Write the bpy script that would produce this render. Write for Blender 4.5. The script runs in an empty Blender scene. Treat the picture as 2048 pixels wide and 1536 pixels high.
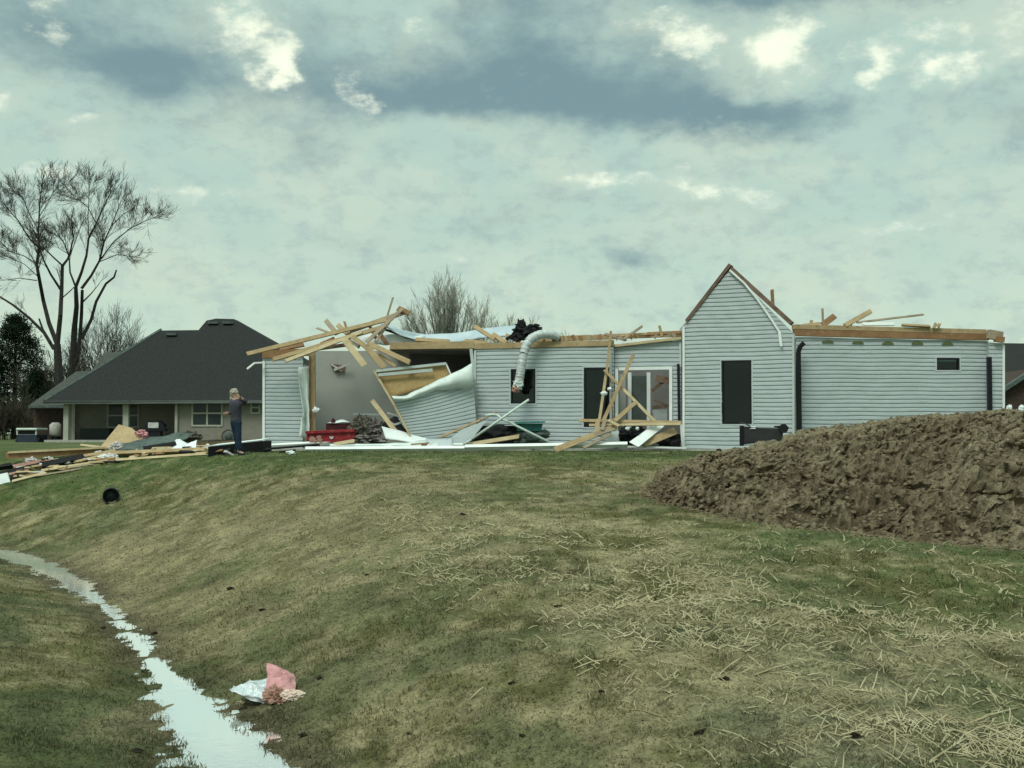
import bpy, bmesh, math, random
import numpy as np
from mathutils import Vector, Matrix, Euler

# ------------------------------------------------------------------ camera
scene = bpy.context.scene
COL = scene.collection
F = 2600.0                      # focal length in pixels of the 2048 px wide frame
CAMZ = 0.5
PITCH = math.atan((866 - 768) / F)
cam_d = bpy.data.cameras.new('camera')
cam = bpy.data.objects.new('camera', cam_d)
COL.objects.link(cam)
cam_d.sensor_width = 36.0
cam_d.lens = F / 2048 * 36.0
cam_d.clip_end = 6000
cam_d.clip_start = 0.1
cam.location = (0, 0, CAMZ)
cam.rotation_euler = (math.radians(90) + PITCH, 0, 0)
scene.camera = cam
scene.view_settings.view_transform = 'Standard'
scene.view_settings.look = 'None'
scene.view_settings.exposure = 0.72
scene.view_settings.gamma = 1

# ------------------------------------------------------------------ node helpers
class NT:
    def __init__(s, tree): s.t = tree; s.n = tree.nodes; s.l = tree.links
    def new(s, typ, **kw):
        n = s.n.new(typ)
        for k, v in kw.items(): setattr(n, k, v)
        return n
    def put(s, sock, v):
        if v is None: return
        if hasattr(v, 'is_output'): s.l.new(v, sock)
        else:
            if isinstance(v, (tuple, list)) and len(v) == 3 and sock.type == 'RGBA': v = (*v, 1)
            sock.default_value = v
    def math(s, op, a, b=None, c=None, clamp=False):
        n = s.new('ShaderNodeMath', operation=op, use_clamp=clamp)
        s.put(n.inputs[0], a); s.put(n.inputs[1], b); s.put(n.inputs[2], c)
        return n.outputs[0]
    def vmath(s, op, a, b=None, out=0):
        n = s.new('ShaderNodeVectorMath', operation=op)
        s.put(n.inputs[0], a); s.put(n.inputs[1], b)
        return n.outputs[out]
    def mix(s, f, a, b, blend='MIX'):
        n = s.new('ShaderNodeMix', data_type='RGBA', blend_type=blend)
        s.put(n.inputs[0], f); s.put(n.inputs[6], a); s.put(n.inputs[7], b)
        return n.outputs[2]
    def noise(s, vec, scale, detail=3, rough=.55, dist=0, out=0):
        n = s.new('ShaderNodeTexNoise')
        s.put(n.inputs['Vector'], vec); n.inputs['Scale'].default_value = scale
        n.inputs['Detail'].default_value = detail; n.inputs['Roughness'].default_value = rough
        n.inputs['Distortion'].default_value = dist
        return n.outputs[out]
    def ramp(s, f, a, b, lo=0., hi=1.):
        n = s.new('ShaderNodeMapRange', interpolation_type='SMOOTHSTEP')
        s.put(n.inputs[0], f)
        n.inputs[1].default_value = a; n.inputs[2].default_value = b
        n.inputs[3].default_value = lo; n.inputs[4].default_value = hi
        return n.outputs[0]

# ------------------------------------------------------------------ sky and sun
SUN_EL, SUN_AZ = 52, 205        # sun high behind thin cloud, a little behind the camera on the left
world = bpy.data.worlds.new('World'); scene.world = world; world.use_nodes = True
w = NT(world.node_tree); w.n.clear()
tc = w.new('ShaderNodeTexCoord').outputs['Generated']
sep = w.new('ShaderNodeSeparateXYZ'); w.l.new(tc, sep.inputs[0])
az = w.math('MULTIPLY', w.math('ARCTAN2', sep.outputs[0], sep.outputs[1]), 2600 / 100)
el = w.math('MULTIPLY', w.math('ARCSINE', sep.outputs[2]), 2600 / 100)
cmb = w.new('ShaderNodeCombineXYZ'); w.l.new(az, cmb.inputs[0]); w.l.new(el, cmb.inputs[1])
uv = cmb.outputs[0]             # hundredths of the 2048 px frame, azimuth / elevation
uvs = w.vmath('MULTIPLY', uv, (0.62, 1.0, 1.0))
warp1 = w.vmath('SUBTRACT', w.noise(uvs, .42, 5, .6, out=1), (.5, .5, .5))
warp2 = w.vmath('SUBTRACT', w.noise(uvs, 1.7, 5, .62, out=1), (.5, .5, .5))
wv = w.vmath('ADD', w.vmath('MULTIPLY', warp1, (3.0, 1.7, 0)), w.vmath('MULTIPLY', warp2, (.9, .6, 0)))
uvw = w.vmath('ADD', uv, wv)
def blobs(lst):
    tot = None
    for (cx, cy, sx, sy, amp) in lst:
        c = ((cx - 1024) / 100, (866 - cy) / 100, 0)
        d = w.vmath('MULTIPLY', w.vmath('SUBTRACT', uvw, c), (100 / sx, 100 / sy, 0))
        q = w.vmath('DOT_PRODUCT', d, d, out=1)
        e = w.math('MULTIPLY', w.math('EXPONENT', w.math('MULTIPLY', q, -1.0)), amp)
        tot = e if tot is None else w.math('ADD', tot, e)
    return tot
dark = blobs([(330, 165, 170, 85, 1.1), (40, 100, 240, 75, .85), (180, 20, 330, 40, .5), (640, 120, 130, 110, .6),
              (800, 200, 170, 55, .8), (1000, 130, 190, 90, .95), (1190, 195, 240, 70, 1.05), (1530, 235, 260, 42, 1.0),
              (1350, 120, 120, 60, .35), (1560, 10, 370, 45, 1.0), (1245, 505, 75, 36, .8), (975, 445, 170, 34, .42),
              (1720, 120, 60, 40, .35), (1950, 260, 120, 50, .4), (1990, 330, 90, 30, .35), (640, 300, 60, 35, .4),
              (1560, 420, 130, 30, .35), (1180, 395, 200, 26, .3), (700, 500, 220, 30, .28), (330, 290, 160, 26, .2),
              (1060, 40, 160, 40, .35)])
bright = blobs([(500, 70, 62, 42, 1.1), (560, 140, 45, 44, 1.3), (590, 180, 26, 24, 1.2), (700, 165, 40, 30, .8), (745, 215, 34, 26, .9),
                (1310, 80, 70, 26, .9), (1400, 110, 60, 34, 1.), (1600, 95, 70, 34, 1.2), (1590, 130, 50, 40, .8), (1750, 170, 34, 36, 1.1),
                (1870, 185, 60, 32, 1.1), (1830, 110, 60, 40, .7), (1960, 110, 50, 60, .5), (1200, 358, 90, 20, .9), (1400, 375, 80, 22, .9),
                (1500, 405, 50, 22, .8), (120, 40, 50, 40, .6), (100, 115, 40, 30, .6), (250, 30, 60, 30, .4), (400, 395, 90, 18, .6), (130, 360, 60, 24, .7),
                (10, 245, 40, 24, .8), (820, 65, 70, 26, .6), (1820, 460, 100, 26, .5), (860, 520, 90, 20, .4), (180, 265, 60, 18, .4), (1340, 560, 90, 26, .4)])
nz = w.noise(uvs, .55, 6, .6)
nz2 = w.noise(uvs, 2.4, 6, .66)
# beyond the photographed part of the sky: the same broken cover from noise alone
outm = w.ramp(w.math('ADD', w.math('MULTIPLY', w.math('ABSOLUTE', az), .5), el), 14.5, 19.)
gen = w.math('MULTIPLY', w.ramp(w.noise(w.vmath('MULTIPLY', uv, (.5, 1., 1.)), .3, 5, .55), .48, .7), outm)
dsum = w.math('ADD', w.math('ADD', dark, gen), w.math('MULTIPLY', w.math('SUBTRACT', nz, .5), 1.5))
dsum = w.math('ADD', dsum, w.math('MULTIPLY', w.math('SUBTRACT', nz2, .5), .45))
dfac = w.ramp(dsum, .04, 1.15)
nz3 = w.noise(uvs, 5.5, 5, .7)
bsum = w.math('ADD', w.math('MULTIPLY', bright, 1.15), w.math('MULTIPLY', w.math('SUBTRACT', nz2, .5), 3.6))
bsum = w.math('ADD', bsum, w.math('MULTIPLY', w.math('SUBTRACT', nz3, .5), .7))
bfac = w.math('MULTIPLY', w.ramp(bsum, .10, 1.9), w.ramp(w.math('ADD', bright, w.math('MULTIPLY', w.math('SUBTRACT', nz, .47), 2.2)), .02, .45))
elv = w.math('MULTIPLY', el, 1 / 26.)
grad = w.ramp(elv, 0.0, .22)
base = w.mix(grad, (.48, .61, .485), (.395, .54, .47))
base = w.mix(w.math('MULTIPLY', w.ramp(nz, .40, .66), .75), base, (.53, .62, .49))
base = w.mix(w.math('MULTIPLY', w.ramp(nz2, .46, .68), .6), base, (.33, .44, .41))
colr = w.mix(dfac, base, (.165, .262, .278))
colr = w.mix(bfac, colr, (.86, .92, .72))
# the cover is thinnest and brightest overhead
zen = w.ramp(elv, .38, 1.0, 1.0, 2.1)
colr = w.vmath('SCALE', colr)
colr.node.inputs[3].default_value = 1
w.l.new(zen, colr.node.inputs[3])
sky = w.new('ShaderNodeTexSky', sky_type='NISHITA')
sky.sun_disc = False; sky.sun_elevation = math.radians(SUN_EL); sky.sun_rotation = math.radians(SUN_AZ)
skyc = w.vmath('MULTIPLY', sky.outputs[0], (.1, .1, .1))
fin = w.mix(.93, skyc, colr)
bg = w.new('ShaderNodeBackground'); bg.inputs[1].default_value = .74
w.l.new(fin, bg.inputs[0])
wo = w.new('ShaderNodeOutputWorld'); w.l.new(bg.outputs[0], wo.inputs[0])

sd = bpy.data.lights.new('sun', 'SUN'); sd.energy = 1.15; sd.angle = math.radians(22); sd.color = (1.0, .97, .90)
sun = bpy.data.objects.new('sun', sd); COL.objects.link(sun)
a_, e_ = math.radians(SUN_AZ), math.radians(SUN_EL)
sdir = Vector((math.sin(a_) * math.cos(e_), math.cos(a_) * math.cos(e_), math.sin(e_)))
sun.rotation_euler = sdir.to_track_quat('Z', 'Y').to_euler()
sun.location = sdir * 50

# ------------------------------------------------------------------ numpy noise
_rng = np.random.RandomState(7)
_TAB = _rng.rand(256, 256)
def vnoise(x, y):
    xi = np.floor(x).astype(int); yi = np.floor(y).astype(int)
    fx = x - xi; fy = y - yi
    fx = fx * fx * (3 - 2 * fx); fy = fy * fy * (3 - 2 * fy)
    a = _TAB[xi & 255, yi & 255]; b = _TAB[(xi + 1) & 255, yi & 255]
    c = _TAB[xi & 255, (yi + 1) & 255]; d = _TAB[(xi + 1) & 255, (yi + 1) & 255]
    return (a * (1 - fx) + b * fx) * (1 - fy) + (c * (1 - fx) + d * fx) * fy
def fbm(x, y, o=4, g=.5):
    s = 0; a = 1; t = 0
    for i in range(o):
        s = s + a * vnoise(x * 2 ** i + 17.3 * i, y * 2 ** i - 9.1 * i); t += a; a *= g
    return s / t
def sstep(x, a, b):
    t = np.clip((x - a) / (b - a), 0, 1); return t * t * (3 - 2 * t)

# ------------------------------------------------------------------ pixels to points
ct, st = math.cos(PITCH), math.sin(PITCH)
def ray(px, py):
    a = (px - 1024) / F; b = (768 - py) / F
    return Vector((a, ct - b * st, st + b * ct))
def P(px, py, Y):
    d = ray(px, py); return Vector((0, 0, CAMZ)) + d * (Y / d.y)
def PZ(px, py, z):
    d = ray(px, py); return Vector((0, 0, CAMZ)) + d * ((z - CAMZ) / d.z)

# ------------------------------------------------------------------ terrain function
ZW = -1.9
_dc = [PZ(px, py, ZW) for px, py in [(490, 1536), (400, 1450), (350, 1375), (296, 1315), (258, 1262), (215, 1215), (150, 1168), (80, 1128), (5, 1108)]]
DITCH = [(3.2, -8), (1.4, 0), (-.2, 4.5), (-1.3, 7.3)] + [(p.x, p.y) for p in _dc] + [(-14, 30), (-21, 33), (-40, 37), (-80, 40)]
HW = [.6, .6, .6, .42, .32, .27, .18, .07, .05, .09, .21, .27, .34, .5, .6, .6, .6]
def ditch_d(x, y):
    x = np.asarray(x, float); y = np.asarray(y, float)
    best = np.full(x.shape, 1e9); hw = np.full(x.shape, .5)
    for i in range(len(DITCH) - 1):
        ax, ay = DITCH[i]; bx, by = DITCH[i + 1]
        dx, dy = bx - ax, by - ay; L2 = dx * dx + dy * dy
        t = np.clip(((x - ax) * dx + (y - ay) * dy) / L2, 0, 1)
        d = np.hypot(x - ax - t * dx, y - ay - t * dy)
        side = (x - ax) * dy - (y - ay) * dx      # > 0 on the right bank
        d2 = d
        h = HW[i] * (1 - t) + HW[i + 1] * t
        m = d2 < np.abs(best)
        best = np.where(m, np.where(side > 0, d2, -d2), best); hw = np.where(m, h, hw)
    return best, hw
def terrain(x, y, detail=True):
    x = np.asarray(x, float); y = np.asarray(y, float)
    t = np.clip(33.5 - y, -4, 60)
    g = -.055 * np.where(t > 2, t, (t + 4) ** 2 / 18 * (t > -4)) + .0
    g = np.maximum(g, -1.75) + .03 * (fbm(x * .35 + 5, y * .35, 3) - .5) * sstep(36.5 - y, 0, 4)
    d, hw = ditch_d(x, y)
    if detail: hw = hw * (1 + 1.5 * (fbm(x * 2.6, y * 2.6, 4, .65) - .5))
    ad = np.abs(d); e = ad - hw
    sl = np.where(d > 0, .30, .22)
    ee = np.clip(e, 0, None); bank = np.where(e > 0, ZW + .004 + sl * (ee - .22 * (1 - np.exp(-ee / .25))), ZW - .035 * np.clip(-e / .2, 0, 1))
    k = .35
    if detail: bank = bank + .05 * (fbm(x * 8, y * 5, 3, .6) - .58) * (ad < hw + .3) + .055 * (fbm(x * 4.3, y * 2.6, 4, .62) - .50) * (1 - sstep(ad - hw, .2, .8)) * sstep(ad, -.1, .22)
    h = np.clip(.5 + .5 * (bank - g) / k, 0, 1)
    z = bank * (1 - h) + g * h - k * h * (1 - h)
    if detail:
        near = sstep(36.3 - y, 0, 3) * sstep(60 - np.abs(x), 0, 20)
        z = z + near * sstep(ad - hw, 0, .5) * (.05 * (fbm(x * 1.1, y * 1.1, 3) - .5) + .045 * (fbm(x * 4.3, y * 4.3, 3) - .5) + .02 * (vnoise(x * 17, y * 17) - .5))
    return z
def tz(x, y): return float(terrain(np.array([x]), np.array([y]))[0])
_ys = np.concatenate([np.arange(4, 60, .05), np.arange(60, 200, .5)])
def G(px, py):
    d = ray(px, py); xs = d.x / d.y * _ys; zs = CAMZ + d.z / d.y * _ys
    below = np.where(zs < terrain(xs, _ys))[0]
    i = below[0] if len(below) else len(_ys) - 1
    Y = _ys[i]; return Vector((d.x / d.y * Y, Y, float(terrain(np.array([xs[i]]), np.array([Y]))[0])))

# ------------------------------------------------------------------ object helpers
def setp(o, label=None, cat=None, group=None, kind=None):
    if label: o['label'] = label
    if cat: o['category'] = cat
    if group: o['group'] = group
    if kind: o['kind'] = kind
    return o
def thing(name, label, cat, loc, group=None):
    o = bpy.data.objects.new(name, None); COL.objects.link(o)
    o.location = loc; o.empty_display_size = .2
    return setp(o, label, cat, group)
def rootloc(o):
    while o.parent: o = o.parent
    return o.location.copy()
class MB:
    """collects shapes given in world coordinates; build() links them as ONE mesh object"""
    def __init__(s): s.v = []; s.f = []; s.m = []; s.mi = 0
    def add(s, vs, fs):
        b = len(s.v); s.v += [tuple(v) for v in vs]; s.f += [tuple(i + b for i in f) for f in fs]; s.m += [s.mi] * len(fs)
    def box(s, lo, hi):
        x0, y0, z0 = lo; x1, y1, z1 = hi
        s.add([(x0, y0, z0), (x1, y0, z0), (x1, y1, z0), (x0, y1, z0), (x0, y0, z1), (x1, y0, z1), (x1, y1, z1), (x0, y1, z1)],
              [(0, 3, 2, 1), (4, 5, 6, 7), (0, 1, 5, 4), (1, 2, 6, 5), (2, 3, 7, 6), (3, 0, 4, 7)])
    def hexa(s, a, b):     # two loops of equal length
        n = len(a); s.add(list(a) + list(b), [tuple(range(n))[::-1], tuple(range(n, 2 * n))] + [(i, (i + 1) % n, n + (i + 1) % n, n + i) for i in range(n)])
    def tube(s, pts, r, n=6, cap=True, up=Vector((0, 0, 1))):
        pts = [Vector(p) for p in pts]; rs = r if isinstance(r, (list, tuple)) else [r] * len(pts)
        vs = []
        for i, p in enumerate(pts):
            t = (pts[min(i + 1, len(pts) - 1)] - pts[max(i - 1, 0)])
            t = t.normalized() if t.length > 1e-9 else Vector((0, 0, 1))
            u = up if abs(t.dot(up)) < .95 else Vector((1, 0, 0))
            a = t.cross(u).normalized(); b = t.cross(a)
            for k in range(n):
                an = 2 * math.pi * k / n
                vs.append(p + (a * math.cos(an) + b * math.sin(an)) * rs[i])
        fs = [(i * n + k, i * n + (k + 1) % n, (i + 1) * n + (k + 1) % n, (i + 1) * n + k) for i in range(len(pts) - 1) for k in range(n)]
        if cap: fs += [tuple(range(n))[::-1], tuple((len(pts) - 1) * n + k for k in range(n))]
        s.add(vs, fs)
    def build(s, name, mat, parent=None, smooth=False, bevel=0, loc=None):
        me = bpy.data.meshes.new(name)
        if parent is not None: L = rootloc(parent)
        elif loc is not None: L = Vector(loc)
        else:
            a = np.array(s.v); L = Vector((float(a[:, 0].mean()), float(a[:, 1].mean()), float(a[:, 2].min())))
        me.from_pydata([(v[0] - L.x, v[1] - L.y, v[2] - L.z) for v in s.v], [], s.f)
        mats = mat if isinstance(mat, (list, tuple)) else [mat]
        for m in mats: me.materials.append(m)
        if len(mats) > 1: me.polygons.foreach_set('material_index', s.m)
        if smooth: me.polygons.foreach_set('use_smooth', [True] * len(s.f))
        me.update()
        o = bpy.data.objects.new(name, me); COL.objects.link(o)
        if parent is not None: o.parent = parent
        else: o.location = L
        if bevel:
            b = o.modifiers.new('bevel', 'BEVEL'); b.width = bevel; b.segments = 2; b.limit_method = 'ANGLE'
        return o
def beam(mb, p, q, w_, t_, roll=0, facing=Vector((0, -1, 0)), rough=.0, seg=1, rnd=random):
    """a board from p to q, w_ wide across the view, t_ thick along it"""
    p = Vector(p); q = Vector(q); ax = (q - p); L = ax.length; ax.normalize()
    n = facing - ax * facing.dot(ax)
    if n.length < 1e-4: n = Vector((1, 0, 0)) - ax * ax.x
    n.normalize(); s_ = ax.cross(n)
    if roll:
        R = Matrix.Rotation(roll, 3, ax); n = R @ n; s_ = R @ s_
    rings = []
    for i in range(seg + 1):
        c = p + ax * L * i / seg
        r = []
        for (a, b) in ((-1, -1), (1, -1), (1, 1), (-1, 1)):
            j = ax * (rnd.uniform(-rough, rough) if i in (0, seg) else 0)
            r.append(c + s_ * a * w_ / 2 + n * b * t_ / 2 + j)
        rings.append(r)
    vs = [v for r in rings for v in r]
    fs = [(3, 2, 1, 0), tuple(seg * 4 + k for k in range(4))]
    for i in range(seg):
        for k in range(4): fs.append((i * 4 + k, i * 4 + (k + 1) % 4, (i + 1) * 4 + (k + 1) % 4, (i + 1) * 4 + k))
    mb.add(vs, fs)

# ------------------------------------------------------------------ materials
def mat(name, c1, c2=None, scale=4, rough=.8, bump=0, bscale=30, stretch=(1, 1, 1), spec=.3, c3=None, metal=0, detail=4):
    m = bpy.data.materials.new(name); m.use_nodes = True
    t = NT(m.node_tree); b = t.n['Principled BSDF']
    if rough >= .9: spec = .08
    b.inputs['Roughness'].default_value = rough; b.inputs['Metallic'].default_value = metal
    b.inputs['Specular IOR Level'].default_value = spec
    oc = t.new('ShaderNodeTexCoord').outputs['Object']
    v = t.vmath('MULTIPLY', oc, stretch)
    c2 = c2 or tuple(x * .8 for x in c1)
    col = t.mix(t.ramp(t.noise(v, scale, detail, .6), .35, .65), c1, c2)
    if c3: col = t.mix(t.ramp(t.noise(v, scale * 3.1, detail, .6), .55, .72), col, c3)
    t.l.new(col, b.inputs['Base Color'])
    if bump:
        bn = t.new('ShaderNodeBump'); bn.inputs['Strength'].default_value = bump; bn.inputs['Distance'].default_value = .02
        t.l.new(t.noise(v, bscale, 4, .6), bn.inputs['Height']); t.l.new(bn.outputs[0], b.inputs['Normal'])
    return m
M = {}
M['siding'] = mat('vinyl_siding', (.475, .54, .555), (.44, .505, .515), 1.5, .45, .15, 8, (1, 1, 3), c3=(.40, .455, .455))
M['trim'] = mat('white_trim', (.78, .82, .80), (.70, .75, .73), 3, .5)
M['trim_grey'] = mat('grey_trim', (.50, .56, .55), (.44, .5, .49), 3, .5)  # greyer, darker copy of the white trim
M['wood'] = mat('fresh_lumber', (.43, .325, .185), (.34, .25, .135), 3, .75, .3, 40, (1, 1, 1), c3=(.27, .19, .10))
M['wood_pale'] = mat('pale_lumber', (.55, .46, .29), (.46, .37, .22), 3, .75, .3, 40, c3=(.44, .32, .16))
M['wood_gray'] = mat('greyed_lumber', (.34, .28, .20), (.25, .20, .14), 3, .8, .3, 40)
M['wood_brown'] = mat('brown_lumber', (.29, .17, .085), (.22, .12, .06), 2.5, .8, .3, 30, c3=(.36, .22, .11))
M['rake'] = mat('brown_rake_board', (.20, .14, .10), (.12, .08, .06), 4, .8, .3, 30)
M['osb'] = mat('strand_board', (.40, .285, .13), (.31, .21, .09), 22, .8, .4, 60, c3=(.48, .36, .18), detail=6)
M['drywall'] = mat('grey_drywall', (.36, .375, .345), (.33, .345, .32), 1.2, .9)
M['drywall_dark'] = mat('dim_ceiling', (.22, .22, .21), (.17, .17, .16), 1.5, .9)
M['black'] = mat('black_metal', (.010, .010, .016), (.006, .006, .010), 4, .4)
M['black_matte'] = mat('black_membrane', (.014, .015, .017), (.007, .008, .009), 6, .8, .5, 14)
M['bin'] = mat('grey_black_plastic', (.035, .035, .036), (.025, .025, .027), 3, .45)
M['shingle'] = mat('dark_shingles', (.034, .036, .036), (.018, .019, .019), 14, .9, .6, 50, (1, 1, 1), c3=(.050, .053, .052))
M['shingle_dark'] = mat('black_shingles', (.022, .024, .025), (.015, .016, .017), 9, .9, .6, 40)
M['stucco'] = mat('beige_wall', (.245, .235, .20), (.22, .21, .18), 3, .9, .2, 20)
M['beige'] = mat('beige_trim', (.40, .41, .35), (.36, .37, .31), 3, .7)
M['brick'] = mat('brown_brick', (.075, .055, .046), (.05, .038, .032), 12, .9, .5, 40)
M['concrete'] = mat('concrete', (.42, .42, .38), (.33, .33, .29), 5, .9, .2, 20)
M['red'] = mat('red_paint', (.29, .018, .028), (.20, .012, .018), 5, .5, .2, 8, c3=(.33, .17, .13))
M['darkred'] = mat('dark_red_paint', (.07, .010, .012), (.03, .006, .007), 5, .5)
M['insul'] = mat('grey_insulation', (.15, .14, .115), (.07, .066, .056), 9, .95, 1, 25, c3=(.25, .24, .21))
M['pink'] = mat('pink_insulation', (.58, .30, .31), (.47, .22, .23), 8, .95, 1, 30, c3=(.68, .40, .38))
M['tan_insul'] = mat('faded_pink_insulation', (.42, .24, .20), (.30, .18, .14), 8, .95, 1, 30)
M['wrap'] = mat('white_house_wrap', (.66, .73, .70), (.56, .64, .61), 4, .6, .3, 10)
M['paper'] = mat('white_sheet', (.74, .80, .80), (.66, .73, .73), 3, .6, .2, 10)
M['felt'] = mat('grey_green_felt', (.105, .135, .125), (.07, .09, .083), 5, .9, .5, 20)
M['teal'] = mat('teal_plastic', (.04, .20, .19), (.025, .14, .13), 4, .5)
M['scrap'] = mat('pale_scrap', (.55, .54, .53), (.42, .40, .41), 8, .8, .4, 20)
M['membrane'] = mat('pale_blue_sheet', (.45, .53, .58), (.37, .45, .50), 2.5, .5, .3, 8)
M['greenins'] = mat('green_sheathing', (.14, .17, .07), (.09, .12, .05), 14, .9)
M['silver'] = mat('silver_foil', (.55, .60, .60), (.40, .45, .45), 14, .42, .8, 26, metal=.15)
M['foil'] = mat('crumpled_foil', (.62, .67, .69), (.47, .52, .55), 16, .35, .7, 30, metal=.35)
M['bark'] = mat('dark_bark', (.050, .046, .042), (.030, .028, .026), 6, .9, .6, 20)
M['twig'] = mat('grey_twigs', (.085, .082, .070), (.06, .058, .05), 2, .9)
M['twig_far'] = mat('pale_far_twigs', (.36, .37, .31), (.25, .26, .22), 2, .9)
M['needles'] = mat('evergreen_needles', (.018, .034, .016), (.010, .020, .010), 1.2, .9, c3=(.03, .045, .02))
M['brush'] = mat('brown_brush', (.07, .065, .045), (.045, .042, .03), 2, .9)
M['straw'] = mat('dry_stalks', (.46, .41, .26), (.23, .20, .11), 2.4, .85)
M['clod'] = mat('dark_leaf_litter', (.020, .018, .013), (.035, .030, .02), 20, .9, .5, 40)
M['paleclod'] = mat('pale_leaf_litter', (.26, .24, .15), (.16, .145, .09), 20, .9, .5, 40)
M['jeans'] = mat('dark_denim', (.022, .038, .065), (.015, .027, .048), 9, .9)
M['jacket'] = mat('slate_jacket', (.048, .050, .068), (.033, .035, .05), 9, .85)
M['sleeve'] = mat('black_sleeve', (.012, .013, .03), None, 9, .85)
M['skin'] = mat('skin', (.42, .27, .20), None, 9, .6)
M['hair'] = mat('pale_grey_hair', (.42, .39, .31), (.28, .26, .21), 30, .8, .6, 60)
M['shoe'] = mat('shoe_leather', (.02, .03, .045), None, 9, .7)
M['blue'] = mat('dark_blue_paint', (.028, .045, .065), (.02, .032, .048), 3, .4)
M['pvc'] = mat('pale_plastic_pipe', (.58, .68, .62), (.50, .60, .54), 5, .5)
M['greenplastic'] = mat('dark_green_plastic', (.008, .020, .018), (.005, .012, .011), 9, .5, .4, 30)

def glass_mat():
    m = bpy.data.materials.new('dark_window_glass'); m.use_nodes = True
    t = NT(m.node_tree); t.n.clear()
    fr = t.new('ShaderNodeFresnel'); fr.inputs[0].default_value = 1.5
    gl = t.new('ShaderNodeBsdfGlossy'); gl.inputs['Roughness'].default_value = .03; gl.inputs[0].default_value = (.75, .85, .85, 1)
    tr = t.new('ShaderNodeBsdfTransparent'); tr.inputs[0].default_value = (.16, .22, .23, 1)
    mx = t.new('ShaderNodeMixShader'); t.l.new(fr.outputs[0], mx.inputs[0]); t.l.new(tr.outputs[0], mx.inputs[1]); t.l.new(gl.outputs[0], mx.inputs[2])
    o = t.new('ShaderNodeOutputMaterial'); t.l.new(mx.outputs[0], o.inputs[0]); return m
M['glass'] = glass_mat()

def attr_mat(name, bump=.5, fine=1.0, rough=.95):
    m = bpy.data.materials.new(name); m.use_nodes = True
    t = NT(m.node_tree); b = t.n['Principled BSDF']; b.inputs['Roughness'].default_value = rough
    b.inputs['Specular IOR Level'].default_value = .12
    at = t.new('ShaderNodeAttribute', attribute_name='col').outputs['Color']
    if fine:
        oc = t.new('ShaderNodeTexCoord').outputs['Object']
        n1 = t.noise(oc, 9, 5, .7); n2 = t.noise(t.vmath('MULTIPLY', oc, (1, .55, 1)), 38, 4, .7); n3 = t.noise(oc, 2.2, 4, .6)
        s_ = t.math('ADD', t.ramp(n1, .3, .7, -.24 * fine, .24 * fine), t.ramp(n2, .32, .68, -.26 * fine, .26 * fine))
        s_ = t.math('ADD', s_, 1.0)
        col = t.vmath('SCALE', at); t.l.new(s_, col.node.inputs[3])
        col = t.mix(t.ramp(n3, .5, .75, 0, .3), col, (.05, .07, .02))
        t.l.new(col, b.inputs['Base Color'])
        bn = t.new('ShaderNodeBump'); bn.inputs['Strength'].default_value = bump; bn.inputs['Distance'].default_value = .05
        t.l.new(t.math('ADD', t.noise(oc, 14, 4, .65), t.math('MULTIPLY', n2, .7)), bn.inputs['Height']); t.l.new(bn.outputs[0], b.inputs['Normal'])
    else: t.l.new(at, b.inputs['Base Color'])
    return m
M['ground'] = attr_mat('dormant_lawn', .7, 1.0)
M['blades'] = attr_mat('grass_blades', 0, 0)
t = NT(M['blades'].node_tree); tl = t.new('ShaderNodeBsdfTranslucent'); t.l.new(next(n for n in t.n if n.type == 'ATTRIBUTE').outputs['Color'], tl.inputs[0])
mx = t.new('ShaderNodeMixShader'); mx.inputs[0].default_value = .5; t.l.new(t.n['Principled BSDF'].outputs[0], mx.inputs[1]); t.l.new(tl.outputs[0], mx.inputs[2])
t.l.new(mx.outputs[0], t.n['Material Output'].inputs[0])

def mesh_np(name, verts, faces_flat, fsize, material, cols=None, smooth=False, loc=(0, 0, 0)):
    """fast mesh from arrays (all faces have fsize corners)"""
    me = bpy.data.meshes.new(name)
    nv = len(verts); nf = len(faces_flat) // fsize
    me.vertices.add(nv); me.loops.add(nf * fsize); me.polygons.add(nf)
    me.vertices.foreach_set('co', np.asarray(verts, np.float32).ravel())
    me.loops.foreach_set('vertex_index', np.asarray(faces_flat, np.int32))
    me.polygons.foreach_set('loop_start', np.arange(nf, dtype=np.int32) * fsize)
    if smooth: me.polygons.foreach_set('use_smooth', np.ones(nf, bool))
    me.update(calc_edges=True); me.validate()
    if cols is not None:
        a = me.color_attributes.new('col', 'FLOAT_COLOR', 'POINT')
        c = np.ones((nv, 4), np.float32); c[:, :3] = cols
        a.data.foreach_set('color', c.ravel())
    me.materials.append(material)
    o = bpy.data.objects.new(name, me); COL.objects.link(o); o.location = loc
    return o
def grid_faces(nx, ny):
    i, j = np.meshgrid(np.arange(nx - 1), np.arange(ny - 1), indexing='ij')
    a = (i * ny + j).ravel()
    return np.stack([a, a + ny, a + ny + 1, a + 1], 1).ravel()

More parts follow.
